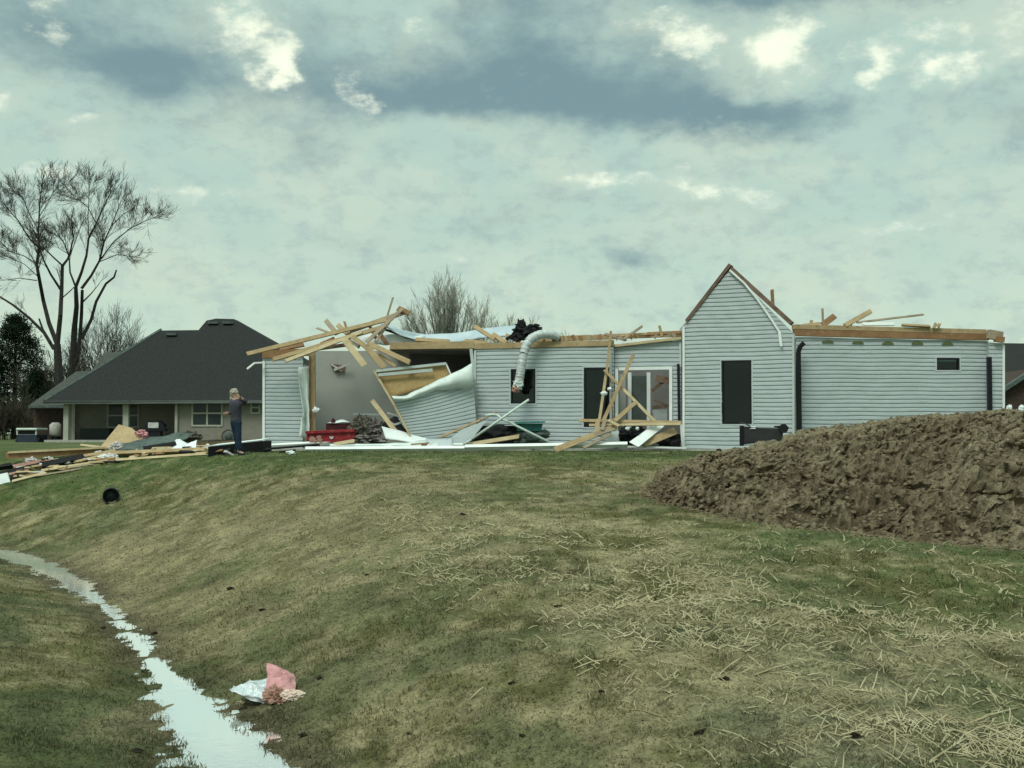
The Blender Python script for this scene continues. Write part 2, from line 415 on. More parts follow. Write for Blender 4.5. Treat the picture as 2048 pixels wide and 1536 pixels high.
# ------------------------------------------------------------------ ground
def mixc(a, b, t): return a * (1 - t[..., None]) + b * t[..., None]
TAN = np.array([.205, .176, .100]); GREEN = np.array([.060, .090, .028]); OLIVE = np.array([.100, .094, .038]); PALE = np.array([.23, .20, .115])
DKGREEN = np.array([.040, .055, .012]); MUD = np.array([.075, .062, .038]); GREY = np.array([.15, .155, .105])
def gcol(x, y):
    d, hw = ditch_d(x, y)
    a = x / np.maximum(y, 1.)
    n1 = fbm(x * .45 + 3, y * .30 + 1, 4); n2 = fbm(x * 1.3 + 31, y * .7 + 9, 4); n3 = fbm(x * 5 + 1, y * 3 + 2, 3)
    c = mixc(np.broadcast_to(OLIVE, x.shape + (3,)), TAN, sstep(n2 * .55 + n1 * .45 + (n3 - .5) * .6, .36, .60))
    mid = sstep(y, 12.5, 15) * (1 - sstep(y, 24, 28)) * (1 - sstep(a, -.06, .06)) * (d > 0)
    c = mixc(c, TAN, np.clip(mid * (.62 + (n2 - .4) * 1.6), 0, .95))
    grn = sstep(y + (n1 - .5) * 9 + (n2 - .5) * 4 + a * 4, 27.0, 31.5)
    c = mixc(c, GREEN, np.clip(grn * (.95 - .5 * sstep(n3, .5, .8)), 0, 1))
    grn2 = sstep(n1 + (n2 - .5) * .9, .54, .70) * .62 * (1 - mid)
    c = mixc(c, DKGREEN + .02, grn2)
    # greener strips on the right side in front of the mound and on the near bank to the left of the ditch
    c = mixc(c, GREEN, .8 * sstep(a, .08, .2) * sstep(y, 10.5, 12) * (1 - sstep(y, 17, 24)) * sstep(n2, .35, .6) * .75)
    c = mixc(c, DKGREEN + .02, (d < -.3) * sstep(n2 + (n1 - .5), .46, .64) * .65)
    c = mixc(c, GREY, sstep(a, .05, .3) * (1 - sstep(y, 9, 12)) * sstep(n2, .3, .6) * .5)
    px_ = 1024 + a * F; py_ = 866 + F * 2.05 / np.maximum(y, 3) - 30
    sb = np.exp(-((py_ - (1150 + (px_ - 1050) * .30)) / 110) ** 2) * sstep(px_, 700, 1000)
    c = mixc(c, PALE, sb * sstep(n2 + (n3 - .5) * .7, .38, .62) * .6)
    edge = 1 - sstep(np.abs(d) - hw, -.05, .5 + .4 * n2)
    c = mixc(c, MUD, edge * .85)
    n4 = fbm(x * 2.6 + 7, y * 1.5 + 3, 4, .65)
    k_ = sstep(fbm(x * 1.9 + 60, y * 1.2, 4, .6), .50, .70) * .45
    c = mixc(c, PALE, k_ * (1 - .7 * grn))
    n5 = fbm(x * .9 + 17, y * .55 + 8, 4, .6)
    c = mixc(c, DKGREEN + .015, sstep(n5 + (n4 - .5) * .5, .54, .70) * .6)
    return c * (.36 + .5 * n3 + .92 * n4)[..., None]
def spaced(lo, hi, step, far, g=1.22):
    c = list(np.arange(lo, hi, step)); s_ = step
    while c[-1] < far: s_ *= g; c.append(c[-1] + s_)
    s_ = step; l = []
    x = lo
    while x > -far: s_ *= g; x -= s_; l.append(x)
    return np.array(l[::-1] + c)
gx = spaced(-13.5, 15, .07, 900); gy = spaced(6, 38, .085, 900)
X, Yg = np.meshgrid(gx, gy, indexing='ij')
Z = terrain(X, Yg)
cg = gcol(X.ravel(), Yg.ravel())
ground = mesh_np('ground', np.stack([X.ravel(), Yg.ravel(), Z.ravel()], 1), grid_faces(len(gx), len(gy)), 4, M['ground'], cg, True)
setp(ground, kind='structure')

# water in the ditch
m = bpy.data.materials.new('ditch_water'); m.use_nodes = True
t = NT(m.node_tree); t.n.clear()
oc = t.new('ShaderNodeTexCoord').outputs['Object']
bn = t.new('ShaderNodeBump'); bn.inputs['Strength'].default_value = .05; bn.inputs['Distance'].default_value = .02
t.l.new(t.math('ADD', t.noise(oc, 5, 3, .5), t.math('MULTIPLY', t.noise(oc, 22, 2, .5), .35)), bn.inputs['Height'])
gl = t.new('ShaderNodeBsdfGlossy'); gl.inputs['Roughness'].default_value = .03; gl.inputs[0].default_value = (.97, 1, 1, 1); t.l.new(bn.outputs[0], gl.inputs['Normal'])
df = t.new('ShaderNodeBsdfDiffuse'); df.inputs[0].default_value = (.88, .90, .88, 1)  # white diffuse paints in extra brightness of the sky reflection
mx = t.new('ShaderNodeMixShader'); mx.inputs[0].default_value = .84
t.l.new(df.outputs[0], mx.inputs[1]); t.l.new(gl.outputs[0], mx.inputs[2])
o_ = t.new('ShaderNodeOutputMaterial'); t.l.new(mx.outputs[0], o_.inputs[0])
M['water'] = m
mb = MB(); L_, R_ = [], []
for i, (x, y) in enumerate(DITCH):
    a = DITCH[max(i - 1, 0)]; b = DITCH[min(i + 1, len(DITCH) - 1)]
    n_ = Vector((b[1] - a[1], -(b[0] - a[0]))).normalized() * 1.3
    L_.append((x - n_.x, y - n_.y, ZW)); R_.append((x + n_.x, y + n_.y, ZW))
mb.add(L_ + R_, [(i, i + 1, len(L_) + i + 1, len(L_) + i) for i in range(len(L_) - 1)][::1])
wt = mb.build('water', M['water'], loc=(0, 0, 0)); setp(wt, kind='structure')

# grass blades (stuff)
def scatter(n, seed, ymin=6.6, ymax=36.0, pw=1.0):
    r = np.random.RandomState(seed)
    u = r.rand(n); y = ymin * (ymax / ymin) ** (u ** pw)
    a = r.uniform(-.43, .43, n); x = a * y
    return x, y, r
def blades(n, seed, hmin, hmax, name, label, lie=.25, wmul=1.0, shade=1.15, mask=None):
    x, y, r = scatter(n, seed)
    d, hw = ditch_d(x, y)
    keep = (np.abs(d) > hw * .80)
    if mask is not None: keep &= mask(x, y, r)
    x = x[keep]; y = y[keep]; n = len(x)
    z = terrain(x, y) - .004
    h = r.uniform(hmin, hmax, n) * (.8 + y / 40)
    th = r.uniform(0, 2 * np.pi, n); ti = r.uniform(.1, 1, n) ** lie
    dx = np.cos(th) * ti; dy = np.sin(th) * ti; dz = np.sqrt(1.05 - ti ** 2)
    wd = (.0022 + .00032 * y) * wmul * r.uniform(.6, 1.4, n)
    sx = -np.sin(th) * wd; sy = np.cos(th) * wd
    # keep the wide side towards the road side often enough to read
    base = np.stack([x, y, z], 1); tip = base + np.stack([dx, dy, dz], 1) * h[:, None]
    mid = base + np.stack([dx * .5, dy * .5, dz * .62], 1) * h[:, None]
    s_ = np.stack([sx, sy, 0 * sx], 1)
    V = np.stack([base - s_, base + s_, mid + s_ * .8, mid - s_ * .8, tip], 1).reshape(-1, 3)
    k = np.arange(n) * 5
    F_ = np.stack([k, k + 1, k + 2, k, k + 2, k + 3, k + 3, k + 2, k + 4], 1).ravel()
    c = gcol(x, y) * shade
    tt = r.rand(n)
    c = mixc(c, PALE * .95, np.clip((tt - .60) * 2.0, 0, .7)); c = mixc(c, GREEN * .9, np.clip((.22 - tt) * 2.4, 0, .5))
    c = c * r.uniform(.6, 1.45, n)[:, None]
    c = np.repeat(c, 5, 0)
    o = mesh_np(name, V, F_, 3, M['blades'], c)
    return setp(o, label, 'grass', kind='stuff')
blades(150000, 3, .012, .034, 'grass', 'short dormant grass covering the lawn and ditch banks')
def near_tuft(x, y, r): return (y < 16) & (fbm(x * 3.1 + 14, y * 3.1, 3) + r.uniform(-.08, .08, len(x)) > .55)
blades(150000, 9, .025, .06, 'grass', 'loose longer blades of grass on the bank nearest the road', .5, .8, 1.15, near_tuft)
def tuft(x, y, r): return fbm(x * 1.9 + 4, y * 1.9, 3) + r.uniform(-.06, .06, len(x)) > .60
blades(60000, 5, .02, .05, 'grass', 'taller straw-coloured tufts of grass scattered over the bank', .3, 1.0, 1.25, tuft)

# dry stalk litter on the lower right (stuff) and the larger stalks one by one
rs = random.Random(11)
def stalk_mb(mb, x, y, L, r_, seed_r, tilt=None):
    z = tz(x, y); th = seed_r.uniform(0, math.pi); ti = tilt if tilt is not None else max(0, seed_r.gauss(.16, .22))
    d = Vector((math.cos(th) * math.cos(ti), math.sin(th) * math.cos(ti), math.sin(ti)))
    p = Vector((x, y, z + r_ * 1.2)); q = p + d * L * .55 + Vector((seed_r.uniform(-.01, .01), 0, seed_r.uniform(0, .02)))
    e = q + (d + Vector((seed_r.uniform(-.35, .35), seed_r.uniform(-.35, .35), seed_r.uniform(-.2, .15)))).normalized() * L * .45
    e.z = max(e.z, tz(e.x, e.y) + r_); q.z = max(q.z, tz(q.x, q.y) + r_)
    mb.tube([p, q, e], [r_, r_ * .9, r_ * .6], 4)
mb = MB()
cnt = 0
while cnt < 5200:
    y = 6.8 * (24 / 6.8) ** rs.random(); a = rs.uniform(-.16, .42); x = a * y
    px = 1024 + a * F; py = 866 + F * (CAMZ - float(terrain(np.array([x]), np.array([y]), False)[0])) / y
    # a band running from the upper middle down to the lower right corner
    c = 1150 + (px - 1050) * .30
    dens = math.exp(-((py - c) / (75 + max(0, px - 1100) * .16)) ** 2) * min(1, max(.06, (px - 690) / 260))
    dens = dens * (.10 + 4.0 * max(0, float(fbm(np.array([x * 1.3]), np.array([y * 1.0]), 3)[0]) - .42))
    if py > 1180 and px > 1300: dens += .05
    if rs.random() > dens * 1.5: continue
    stalk_mb(mb, x, y, rs.uniform(.025, .14) * rs.choice((.6, 1, 1, 1, 1.8)), rs.uniform(.0022, .0052) * (.48 + y / 15), rs); cnt += 1
setp(mb.build('straw_litter', M['straw'], loc=(0, 0, 0)), 'scattered broken straw and stalk litter across the lower right lawn', 'straw', kind='stuff')
for (x1, y1, x2, y2) in [(1180, 1180, 1175, 1120), (1165, 1150, 1180, 1128), (1355, 1196, 1353, 1150), (1290, 1225, 1225, 1190), (1815, 1290, 1838, 1232),
                         (1700, 1215, 1740, 1240), (1785, 1522, 1790, 1455), (1810, 1425, 1812, 1385), (1820, 1410, 1838, 1375), (1930, 1400, 1925, 1370),
                         (1690, 1380, 1770, 1400), (1640, 1300, 1690, 1285), (1440, 1350, 1490, 1318), (1850, 1530, 1960, 1470), (1930, 1450, 2040, 1420),
                         (1240, 1215, 1295, 1190), (940, 1402, 967, 1374), (1560, 1240, 1600, 1270), (1995, 1420, 1975, 1375), (1330, 1215, 1300, 1240), (1470, 1195, 1462, 1160),
                         (1900, 1460, 1985, 1500), (1510, 1350, 1590, 1330), (1870, 1300, 1900, 1265)]:
    mb = MB(); p = G(x1, y1); q0 = G(x2, y2)
    up = y1 - y2 > abs(x1 - x2) * .8
    q = P(x2, y2, p.y + .05) if up else q0 + Vector((0, 0, .015))
    mid = (p + q) / 2 + Vector((.008, 0, .012))
    mb.tube([p, mid, q], [.0085, .0075, .005], 5)
    setp(mb.build('dry_stalk', M['straw'], smooth=True), 'long pale broken plant stalk among the straw on the lawn', 'dry stalk', 'larger dry stalks lying on the lawn')

def lump(mb, c, rx, ry, rz, seed=0, amp=.35, freq=2.2, sub=2):
    from mathutils import noise as mn
    bm = bmesh.new(); bmesh.ops.create_icosphere(bm, subdivisions=sub, radius=1)
    vs = []
    for v in bm.verts:
        n = mn.fractal(v.co * freq + Vector((seed * 7.1, seed * 3.3, 0)), .6, 2.1, 4)
        k = 1 + amp * n * 1.6
        vs.append((c[0] + v.co.x * rx * k, c[1] + v.co.y * ry * k, c[2] + v.co.z * rz * k))
    fs = [tuple(v.index for v in f.verts) for f in bm.faces]; bm.free()
    mb.add(vs, fs)
rs = random.Random(5)
clods = [(290, 1345), (480, 1250), (525, 1222), (668, 1245), (205, 1258), (210, 1280), (308, 1270), (362, 1474), (440, 1472), (147, 1360), (275, 1508), (110, 1525),
         (818, 1475), (935, 1500), (1025, 1370), (1165, 1305), (1115, 1215), (1410, 1382), (1450, 1360), (1730, 1468), (1715, 1478), (1590, 1255), (1975, 1395), (1640, 1330), (1265, 1305),
         (600, 1380 - 40), (640, 1362), (690, 1090), (925, 1030), (770, 1095), (735, 1152), (300, 1245), (405, 1295), (1045, 1478), (605, 1475), (490, 1285), (1400, 1470), (880, 1330), (1205, 1390),
         (245, 1150), (460, 1180), (380, 1420), (1320, 1300), (1590, 1465)]
clods = [c_ for i_, c_ in enumerate(clods) if i_ % 2 == 0 or i_ in (25, 33)]
for i, (px, py) in enumerate(clods):
    p = G(px, py); s_ = rs.uniform(.013, .027) * (1 + (py < 1200) * .4)
    mb = MB(); lump(mb, (p.x, p.y, p.z + s_ * .3), s_ * 1.5, s_, s_ * .75, i, .6, 2, 2)
    if i in (12, 13, 17): setp(mb.build('leaf_clump', M['paleclod']), 'pale brown clump of leaves on the ditch bank', 'leaf clump', 'pale leaf clumps on the bank')
    else: setp(mb.build('leaf_clump', M['clod']), 'small dark clump of wet leaves or soil on the lawn', 'leaf clump', 'dark clumps scattered on the lawn')

ORD = ['first', 'second', 'third', 'fourth', 'fifth', 'sixth', 'seventh', 'eighth', 'ninth', 'tenth', 'eleventh', 'twelfth']
def relabel(group, what, region):
    """tell look-alikes apart by where they lie: region, then order from the left"""
    by = {}
    for o in list(COL.objects):
        if o.get('group') == group and o.parent is None:
            L = o.location; px = 1024 + L.x / L.y * F; py = 866 - (L.z - CAMZ) / L.y * F
            by.setdefault(region(px, py), []).append((px, o))
    for rg, l in by.items():
        l.sort(key=lambda t_: t_[0])
        for i, (px, o) in enumerate(l):
            o['label'] = (what + ' ' + rg) if len(l) == 1 else '%s from the left, %s %s' % (ORD[i], what, rg)
def lawn_region(px, py):
    if px < 430 and py > 1240 + max(0, px - 200) * 1.2: return 'on the near bank left of the ditch'
    if py < 1200: return 'on the upper slope behind the ditch' if px < 1250 else 'on the lawn below the dirt mound'
    if px < 760: return 'around the foil sheet beside the ditch' if py > 1300 else 'halfway up the bank beside the ditch'
    if px < 1250: return 'on the middle foreground lawn' if py > 1330 else 'on the middle lawn among straw'
    return 'in the lower right corner straw' if py > 1370 else 'in the right hand straw band'
relabel('dark clumps scattered on the lawn', 'dark leaf clump', lawn_region)
relabel('larger dry stalks lying on the lawn', 'long pale stalk', lambda px, py: ('on the middle lawn' if px < 1380 else 'in the straw right of the middle' if px < 1750 else 'in the straw at lower right') + (', upper part' if py < 1300 else ', lower part'))
relabel('pale leaf clumps on the bank', 'pale leaf clump', lambda px, py: 'on the lawn')
# ------------------------------------------------------------------ dirt mound
toe = [(1180, 965), (1260, 980), (1330, 1010), (1480, 1040), (1700, 1066), (1850, 1082), (2048, 1096), (2400, 1120)]
sil = [(1150, 960), (1262, 972), (1300, 960), (1340, 938), (1380, 916), (1420, 904), (1450, 898), (1500, 893), (1545, 888), (1600, 869), (1680, 856), (1750, 846), (1835, 832), (1930, 828), (2048, 822), (2400, 815)]
ta = np.array([(G(min(px, 2400), py).y) for px, py in toe]); tp = np.array([p for p, _ in toe])
sp_ = np.array([p for p, _ in sil]); sv = np.array([v for _, v in sil])
def mound(nu=560, nv=300):
    pxs = np.concatenate([np.linspace(1205, 2060, int(nu * .85)), np.linspace(2070, 2900, nu - int(nu * .85))])
    v = np.concatenate([np.linspace(-.12, 1.25, int(nv * .8)), np.linspace(1.27, 3.2, nv - int(nv * .8))])
    PX, V = np.meshgrid(pxs, v, indexing='ij')
    a = (PX - 1024) / F
    Yt = np.interp(PX, tp, ta)
    dep = 1.0 + 2.9 * sstep(PX, 1240, 1750)
    Yc = Yt + dep
    y = Yt + dep * V; x = a * y
    zc = CAMZ + (866 - np.interp(PX, sp_, sv) - 7 * sstep(PX, 1300, 1400)) / F * Yc
    g = terrain(x, y)
    gc = terrain(a * Yc, Yc)
    H = np.maximum(zc - gc, 0.0) * sstep(PX, 1190, 1290) * (1 - sstep(PX, 2200, 2880))
    prof = np.where(V < 1, np.sin(np.clip(V, 0, 1) * np.pi / 2) ** 1.15, np.cos(np.clip((V - 1) / 2.1, 0, 1) * np.pi / 2) ** 1.5)
    edge = sstep(V, -.1, .12) * sstep(H, .02, .4)
    # rounded clods with creases between them, slumped steps
    xr = x * .8 + y * .6; yr = -x * .6 + y * .8
    wx = x + .35 * (fbm(x * 1.1, y * 1.1 + 40, 3) - .5); wy = y + .5 * (fbm(x * 1.2 + 20, y * 1.2, 3) - .5)
    def billow(f, sx_, sy_, o=3):
        return np.abs(2 * fbm((wx * .8 + wy * .6) * f * sx_ + 9 * f, (-wx * .6 + wy * .8) * f * sy_ + 3, o, .5) - 1) * 2
    b1 = billow(1.0, .8, 1.5); b2 = billow(2.6, .8, 1.3); b3 = billow(6.5, 1, 1.1, 2)
    n1 = fbm(x * 1.3, y * 1.3, 3, .5); n2 = fbm(x * 6.5 + 3, y * 6.5, 4, .6); n3 = fbm(x * 19, y * 19, 3, .6)
    hh = H * prof / .26 + 1.6 * (fbm(x * .9 + 11, y * .9, 3) - .5) + x * .35
    saw = hh - np.floor(hh); saw = np.where(saw < .8, saw / .8, (1 - saw) / .2)
    r1 = b1; r2 = b2
    am = np.clip(H, .12, 1.0) * .55
    top = 1 - .85 * np.exp(-((V - 1) / .3) ** 2)
    disp = (.36 * (np.minimum(b1, 1) - .45) + .30 * (n1 - .5)) * top + .10 * (np.minimum(b2, 1) - .45) * (.5 + .5 * top) + .085 * (np.minimum(b3, 1) - .4) + .13 * (n2 - .5) + .06 * (n3 - .5)
    out = (.12 * (1 - saw) + .06 * np.minimum(b2, 1) + .05 * np.minimum(b3, 1) + .10 * n3) * edge * (V < 1.0)
    z = g - .03 * (1 - edge) + H * prof * edge + disp * edge * am ** .6
    z = np.where(edge < .02, g - .05, z)
    z = np.where(V < 0, np.minimum(z, g - .02 + .06 * n2 * (edge > .2)), z)
    x2 = x + edge * .10 * (fbm(x * 7 + 40, y * 7, 3) - .5); y2 = y + edge * .10 * (fbm(x * 6 + 70, y * 6, 3) - .5) - out * 1.3
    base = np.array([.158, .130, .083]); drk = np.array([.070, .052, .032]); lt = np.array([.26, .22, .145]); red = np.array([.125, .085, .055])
    c = mixc(np.broadcast_to(base, x.shape + (3,)), drk, sstep(fbm(x * 1.2 + 50, y * 1.2, 4), .48, .68) * .75)
    c = mixc(c, lt, sstep(n2 * .6 + .25 * np.minimum(b2, 1) + n3 * .5, .50, .80) * .8)
    c = mixc(c, drk, sstep(fbm(x * 9 + 13, y * 7 + 2, 3, .6), .55, .72) * .7)
    c = mixc(c, red, sstep(fbm(x * .9 + 5, y * .9 + 80, 3), .5, .7) * .45)
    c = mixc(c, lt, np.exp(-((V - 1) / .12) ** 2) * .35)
    return x2, y2, z, c.reshape(-1, 3)
mx_, my_, mz_, mc_ = mound()
L0 = (9.0, 17.5, -0.85)
M['dirt'] = attr_mat('dug_earth', 1.0, 1.1)
t = NT(M['dirt'].node_tree)
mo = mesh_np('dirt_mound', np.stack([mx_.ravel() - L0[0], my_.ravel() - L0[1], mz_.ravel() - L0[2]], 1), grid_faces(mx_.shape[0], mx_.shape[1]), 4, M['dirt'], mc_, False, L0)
setp(mo, 'large heap of rough brown dug earth in front of the right wing', 'dirt mound')
rs = random.Random(8)
mb = MB()
def mound_z(i, j): return mz_[i, j]
for k in range(3600):
    i = rs.randrange(5, 470); j = int(rs.random() ** 1.3 * 220)
    s_ = .010 + .036 * rs.random() ** 2.6
    lump(mb, (mx_[i, j], my_[i, j], mz_[i, j] + s_ * .3), s_ * 1.3, s_, s_ * .8, k, .5, 2, 1)
for k in range(900):
    px = rs.uniform(1190, 2060); v_ = abs(rs.gauss(0, .35)); yy = float(np.interp(px, tp, ta)) - v_ + .1; xx = (px - 1024) / F * yy
    s_ = rs.uniform(.008, .03) * math.exp(-v_ * .8)
    lump(mb, (xx, yy, tz(xx, yy) + s_ * .25), s_ * 1.4, s_, s_ * .75, k, .5, 2, 1)
o = mb.build('soil_crumbs', mat('soil_crumbs', (.185, .152, .098), (.12, .095, .06), 2.3, .95), mo); setp(o, kind='stuff')

# ------------------------------------------------------------------ the damaged house
HB = .06                                        # top of the slab
house = thing('damaged_house', 'roofless tornado-damaged house with pale grey-blue lap siding', 'house', (1.5, 37.3, 0))
class Wall:
    def __init__(s, pxl, Yl, pxr, Yr, topl, topr, ztop=None):
        s.a = P(pxl, 800, Yl); s.b = P(pxr, 800, Yr)
        s.L = math.hypot(s.b.x - s.a.x, s.b.y - s.a.y)
        s.dx = (s.b.x - s.a.x) / s.L; s.dy = (s.b.y - s.a.y) / s.L
        s.n = Vector((s.dy, -s.dx, 0))          # outward, towards the road
        s.zl = s.hit(pxl, topl)[1]; s.zr = s.hit(pxr, topr)[1]
        s.zt = ztop or (lambda u: s.zl + (s.zr - s.zl) * u / s.L)
    def hit(s, px, py):
        d = ray(px, py); n = s.n
        t_ = (s.a.x * n.x + s.a.y * n.y) / (d.x * n.x + d.y * n.y)
        q = d * t_
        return ((q.x - s.a.x) * s.dx + (q.y - s.a.y) * s.dy, CAMZ + q.z)
    def pt(s, u, z, o=0):
        return Vector((s.a.x + s.dx * u + s.n.x * o, s.a.y + s.dy * u + s.n.y * o, z))
    def at(s, px, py, o=0):
        u, z = s.hit(px, py); return s.pt(u, z, o)
COURSE = .118
PROF = [(0, .027), (.6, .027), (.74, .0), (1.0, .0)]
def wall_mesh(wl, holes=(), parent=house, extra=(), back=True, z0=HB, warpf=None, jagtop=0, back_mat='drywall'):
    hs = [(wl.hit(a, b)[0], wl.hit(a, d)[1], wl.hit(c, b)[0], wl.hit(a, b)[1]) for a, b, c, d in holes]  # u0,z0,u1,z1
    us = set([0, wl.L]) | set(x for h in hs for x in (h[0], h[2]) if 0 < x < wl.L) | set(e for e in extra)
    k = max(1, int(wl.L / .3)); us |= set(i * wl.L / k for i in range(k + 1))
    if extra: us |= set(i * wl.L / (k * 4) for i in range(k * 4 + 1))
    us = sorted(us); uu = [us[0]]
    for u in us[1:]:
        if u - uu[-1] > .004: uu.append(u)
    us = uu
    zmax = max(wl.zt(u) for u in us)
    rows = []                                    # (z, offset)
    z = z0
    while z < zmax:
        for f, o in PROF: rows.append((z + f * COURSE, o))
        z += COURSE
    hz = sorted(set(x for h in hs for x in (h[1], h[3])))
    def inhole(u, z_): return any(h[0] + .002 < u < h[2] - .002 and h[1] < z_ < h[3] for h in hs)
    mb = MB(); rr = random.Random(3)
    jit = {u: rr.uniform(-1, 1) * jagtop for u in us}
    def zt(u): return wl.zt(u) + jit[u]
    def V(u, z_, o):
        z_ = min(z_, zt(u)); wv_ = .004 * math.sin(u * 5.1 + z_ * 2) + .003 * math.sin(u * 11.7 + z_ * 9)
        q = wl.pt(u, z_, o + wv_)
        q.z += .006 * math.sin(u * 3.3 + z_ * 1.7)
        if warpf: q = warpf(q, u, z_)
        return q
    for i in range(len(rows) - 1):
        (za, oa), (zb, ob) = rows[i], rows[i + 1]
        cuts = [za] + [h for h in hz if za + 1e-4 < h < zb - 1e-4] + [zb]
        for j in range(len(cuts) - 1):
            c0, c1 = cuts[j], cuts[j + 1]
            if zb - za > 1e-6: o0 = oa + (ob - oa) * (c0 - za) / (zb - za); o1 = oa + (ob - oa) * (c1 - za) / (zb - za)
            else: o0, o1 = oa, ob
            for k in range(len(us) - 1):
                u0, u1 = us[k], us[k + 1]; um = (u0 + u1) / 2
                if inhole(um, (c0 + c1) / 2) or c0 >= max(zt(u0), zt(u1)) - 1e-4: continue
                mb.add([V(u0, c0, o0), V(u1, c0, o0), V(u1, c1, o1), V(u0, c1, o1)], [(0, 1, 2, 3)])
    obj = mb.build('wall', M['siding'], parent)
    if back:
        mb = MB()
        zz = sorted(set([z0] + hz + [z0 + i * .35 for i in range(30)]))
        for k in range(len(us) - 1):
            u0, u1 = us[k], us[k + 1]; um = (u0 + u1) / 2
            for i in range(len(zz) - 1):
                c0, c1 = zz[i], zz[i + 1]
                if c0 >= max(zt(u0), zt(u1)) - .02 or inhole(um, (c0 + c1) / 2): continue
                mb.add([wl.pt(u0, min(c0, zt(u0) - .01), -.14), wl.pt(u1, min(c0, zt(u1) - .01), -.14), wl.pt(u1, min(c1, zt(u1) - .01), -.14), wl.pt(u0, min(c1, zt(u0) - .01), -.14)], [(3, 2, 1, 0)])
        for (a, b, c, d) in hs:                   # reveals of the openings
            a = max(a, 0); c = min(c, wl.L)
            for (p_, q_) in (((a, b), (a, d)), ((c, b), (c, d)), ((a, b), (c, b)), ((a, d), (c, d))):
                mb.add([wl.pt(p_[0], p_[1], 0), wl.pt(q_[0], q_[1], 0), wl.pt(q_[0], q_[1], -.14), wl.pt(p_[0], p_[1], -.14)], [(0, 1, 2, 3)])
        mb.build('inner_wall_face', M[back_mat], parent)
    return obj
def strip(wl, a, b, wpx, material, name, out=.03, th=.02, parent=house):
    """trim board lying on a wall between two pixels"""
    p = wl.at(*a, out); q = wl.at(*b, out); mb = MB()
    beam(mb, p, q, wpx * p.y / F, th, facing=wl.n); return mb.build(name, material, parent)
def window(wl, x0, y0, x1, y1, framepx=3, mull=(), label=None, hor=()):
    p = [wl.at(x0, y0, 0), wl.at(x1, y0, 0), wl.at(x1, y1, 0), wl.at(x0, y1, 0)]
    wpx = framepx; k = p[0].y / F
    u0, za = wl.hit(x0, y1); u1, zb = wl.hit(x1, y0)
    fr = MB(); fw = wpx * k
    fr.hexa([wl.pt(u0, za, .03), wl.pt(u0 + fw, za, .03), wl.pt(u0 + fw, zb, .03), wl.pt(u0, zb, .03)], [wl.pt(u0, za, -.08), wl.pt(u0 + fw, za, -.08), wl.pt(u0 + fw, zb, -.08), wl.pt(u0, zb, -.08)])
    fr.hexa([wl.pt(u1 - fw, za, .03), wl.pt(u1, za, .03), wl.pt(u1, zb, .03), wl.pt(u1 - fw, zb, .03)], [wl.pt(u1 - fw, za, -.08), wl.pt(u1, za, -.08), wl.pt(u1, zb, -.08), wl.pt(u1 - fw, zb, -.08)])
    for (c, d) in ((za, za + fw), (zb - fw, zb)):
        fr.hexa([wl.pt(u0 + fw, c, .028), wl.pt(u1 - fw, c, .028), wl.pt(u1 - fw, d, .028), wl.pt(u0 + fw, d, .028)], [wl.pt(u0 + fw, c, -.08), wl.pt(u1 - fw, c, -.08), wl.pt(u1 - fw, d, -.08), wl.pt(u0 + fw, d, -.08)])
    for f in hor:
        zc = za + (zb - za) * f
        fr.hexa([wl.pt(u0 + fw, zc - .018, .0), wl.pt(u1 - fw, zc - .018, .0), wl.pt(u1 - fw, zc + .018, .0), wl.pt(u0 + fw, zc + .018, .0)], [wl.pt(u0 + fw, zc - .018, -.05), wl.pt(u1 - fw, zc - .018, -.05), wl.pt(u1 - fw, zc + .018, -.05), wl.pt(u0 + fw, zc + .018, -.05)])
    w_ = fr.build('window', M['black'], house)
    if label: w_['label'] = label
    pn = MB(); pn.hexa([wl.pt(u0 + fw, za + fw, -.03), wl.pt(u1 - fw, za + fw, -.03), wl.pt(u1 - fw, zb - fw, -.03), wl.pt(u0 + fw, zb - fw, -.03)],
                       [wl.pt(u0 + fw, za + fw, -.036), wl.pt(u1 - fw, za + fw, -.036), wl.pt(u1 - fw, zb - fw, -.036), wl.pt(u0 + fw, zb - fw, -.036)])
    pn.build('pane', M['glass'], w_)
    tr = MB(); tw = .045                          # pale casing
    for (A, B, C_, D) in ((u0 - tw, za - tw, u0 - .004, zb + tw), (u1 + .004, za - tw, u1 + tw, zb + tw), (u0 - .004, zb + .004, u1 + .004, zb + tw), (u0 - .004, za - tw, u1 + .004, za - .004)):
        tr.hexa([wl.pt(A, B, .036), wl.pt(C_, B, .036), wl.pt(C_, D, .036), wl.pt(A, D, .036)], [wl.pt(A, B, .0), wl.pt(C_, B, .0), wl.pt(C_, D, .0), wl.pt(A, D, .0)])
    tr.build('casing', M['siding'], w_)
    return w_
WA = Wall(525, 38.2, 606, 38.2, 716, 712)
WC = Wall(948, 38.0, 1228, 37.2, 699, 690)
WC2 = Wall(1226, 37.35, 1363, 36.9, 694, 679)
WE = Wall(1592, 36.9, 1978, 37.3, 674, 682)
WF = Wall(1978, 37.0, 2008, 37.0, 684, 688)
WD0 = Wall(1366, 36.8, 1590, 35.7, 650, 668)
apex = WD0.hit(1460, 540)
zlD = WD0.hit(1366, 652)[1]; zrD = WD0.hit(1590, 668)[1]
def ztD(u):
    if u < apex[0]: return zlD + (apex[1] - zlD) * u / apex[0]
    return apex[1] + (zrD - apex[1]) * (u - apex[0]) / (WD0.L - apex[0])
WD0.zt = ztD
wall_mesh(WA, jagtop=.02)
wall_mesh(WC, holes=[(1022, 738, 1071, 807), (1168, 735, 1219, 854), (937, 851, 1044, 905)], jagtop=.012)
wall_mesh(WC2, holes=[(1236, 736, 1345, 852), (1236, 848, 1380, 905)], jagtop=.01)
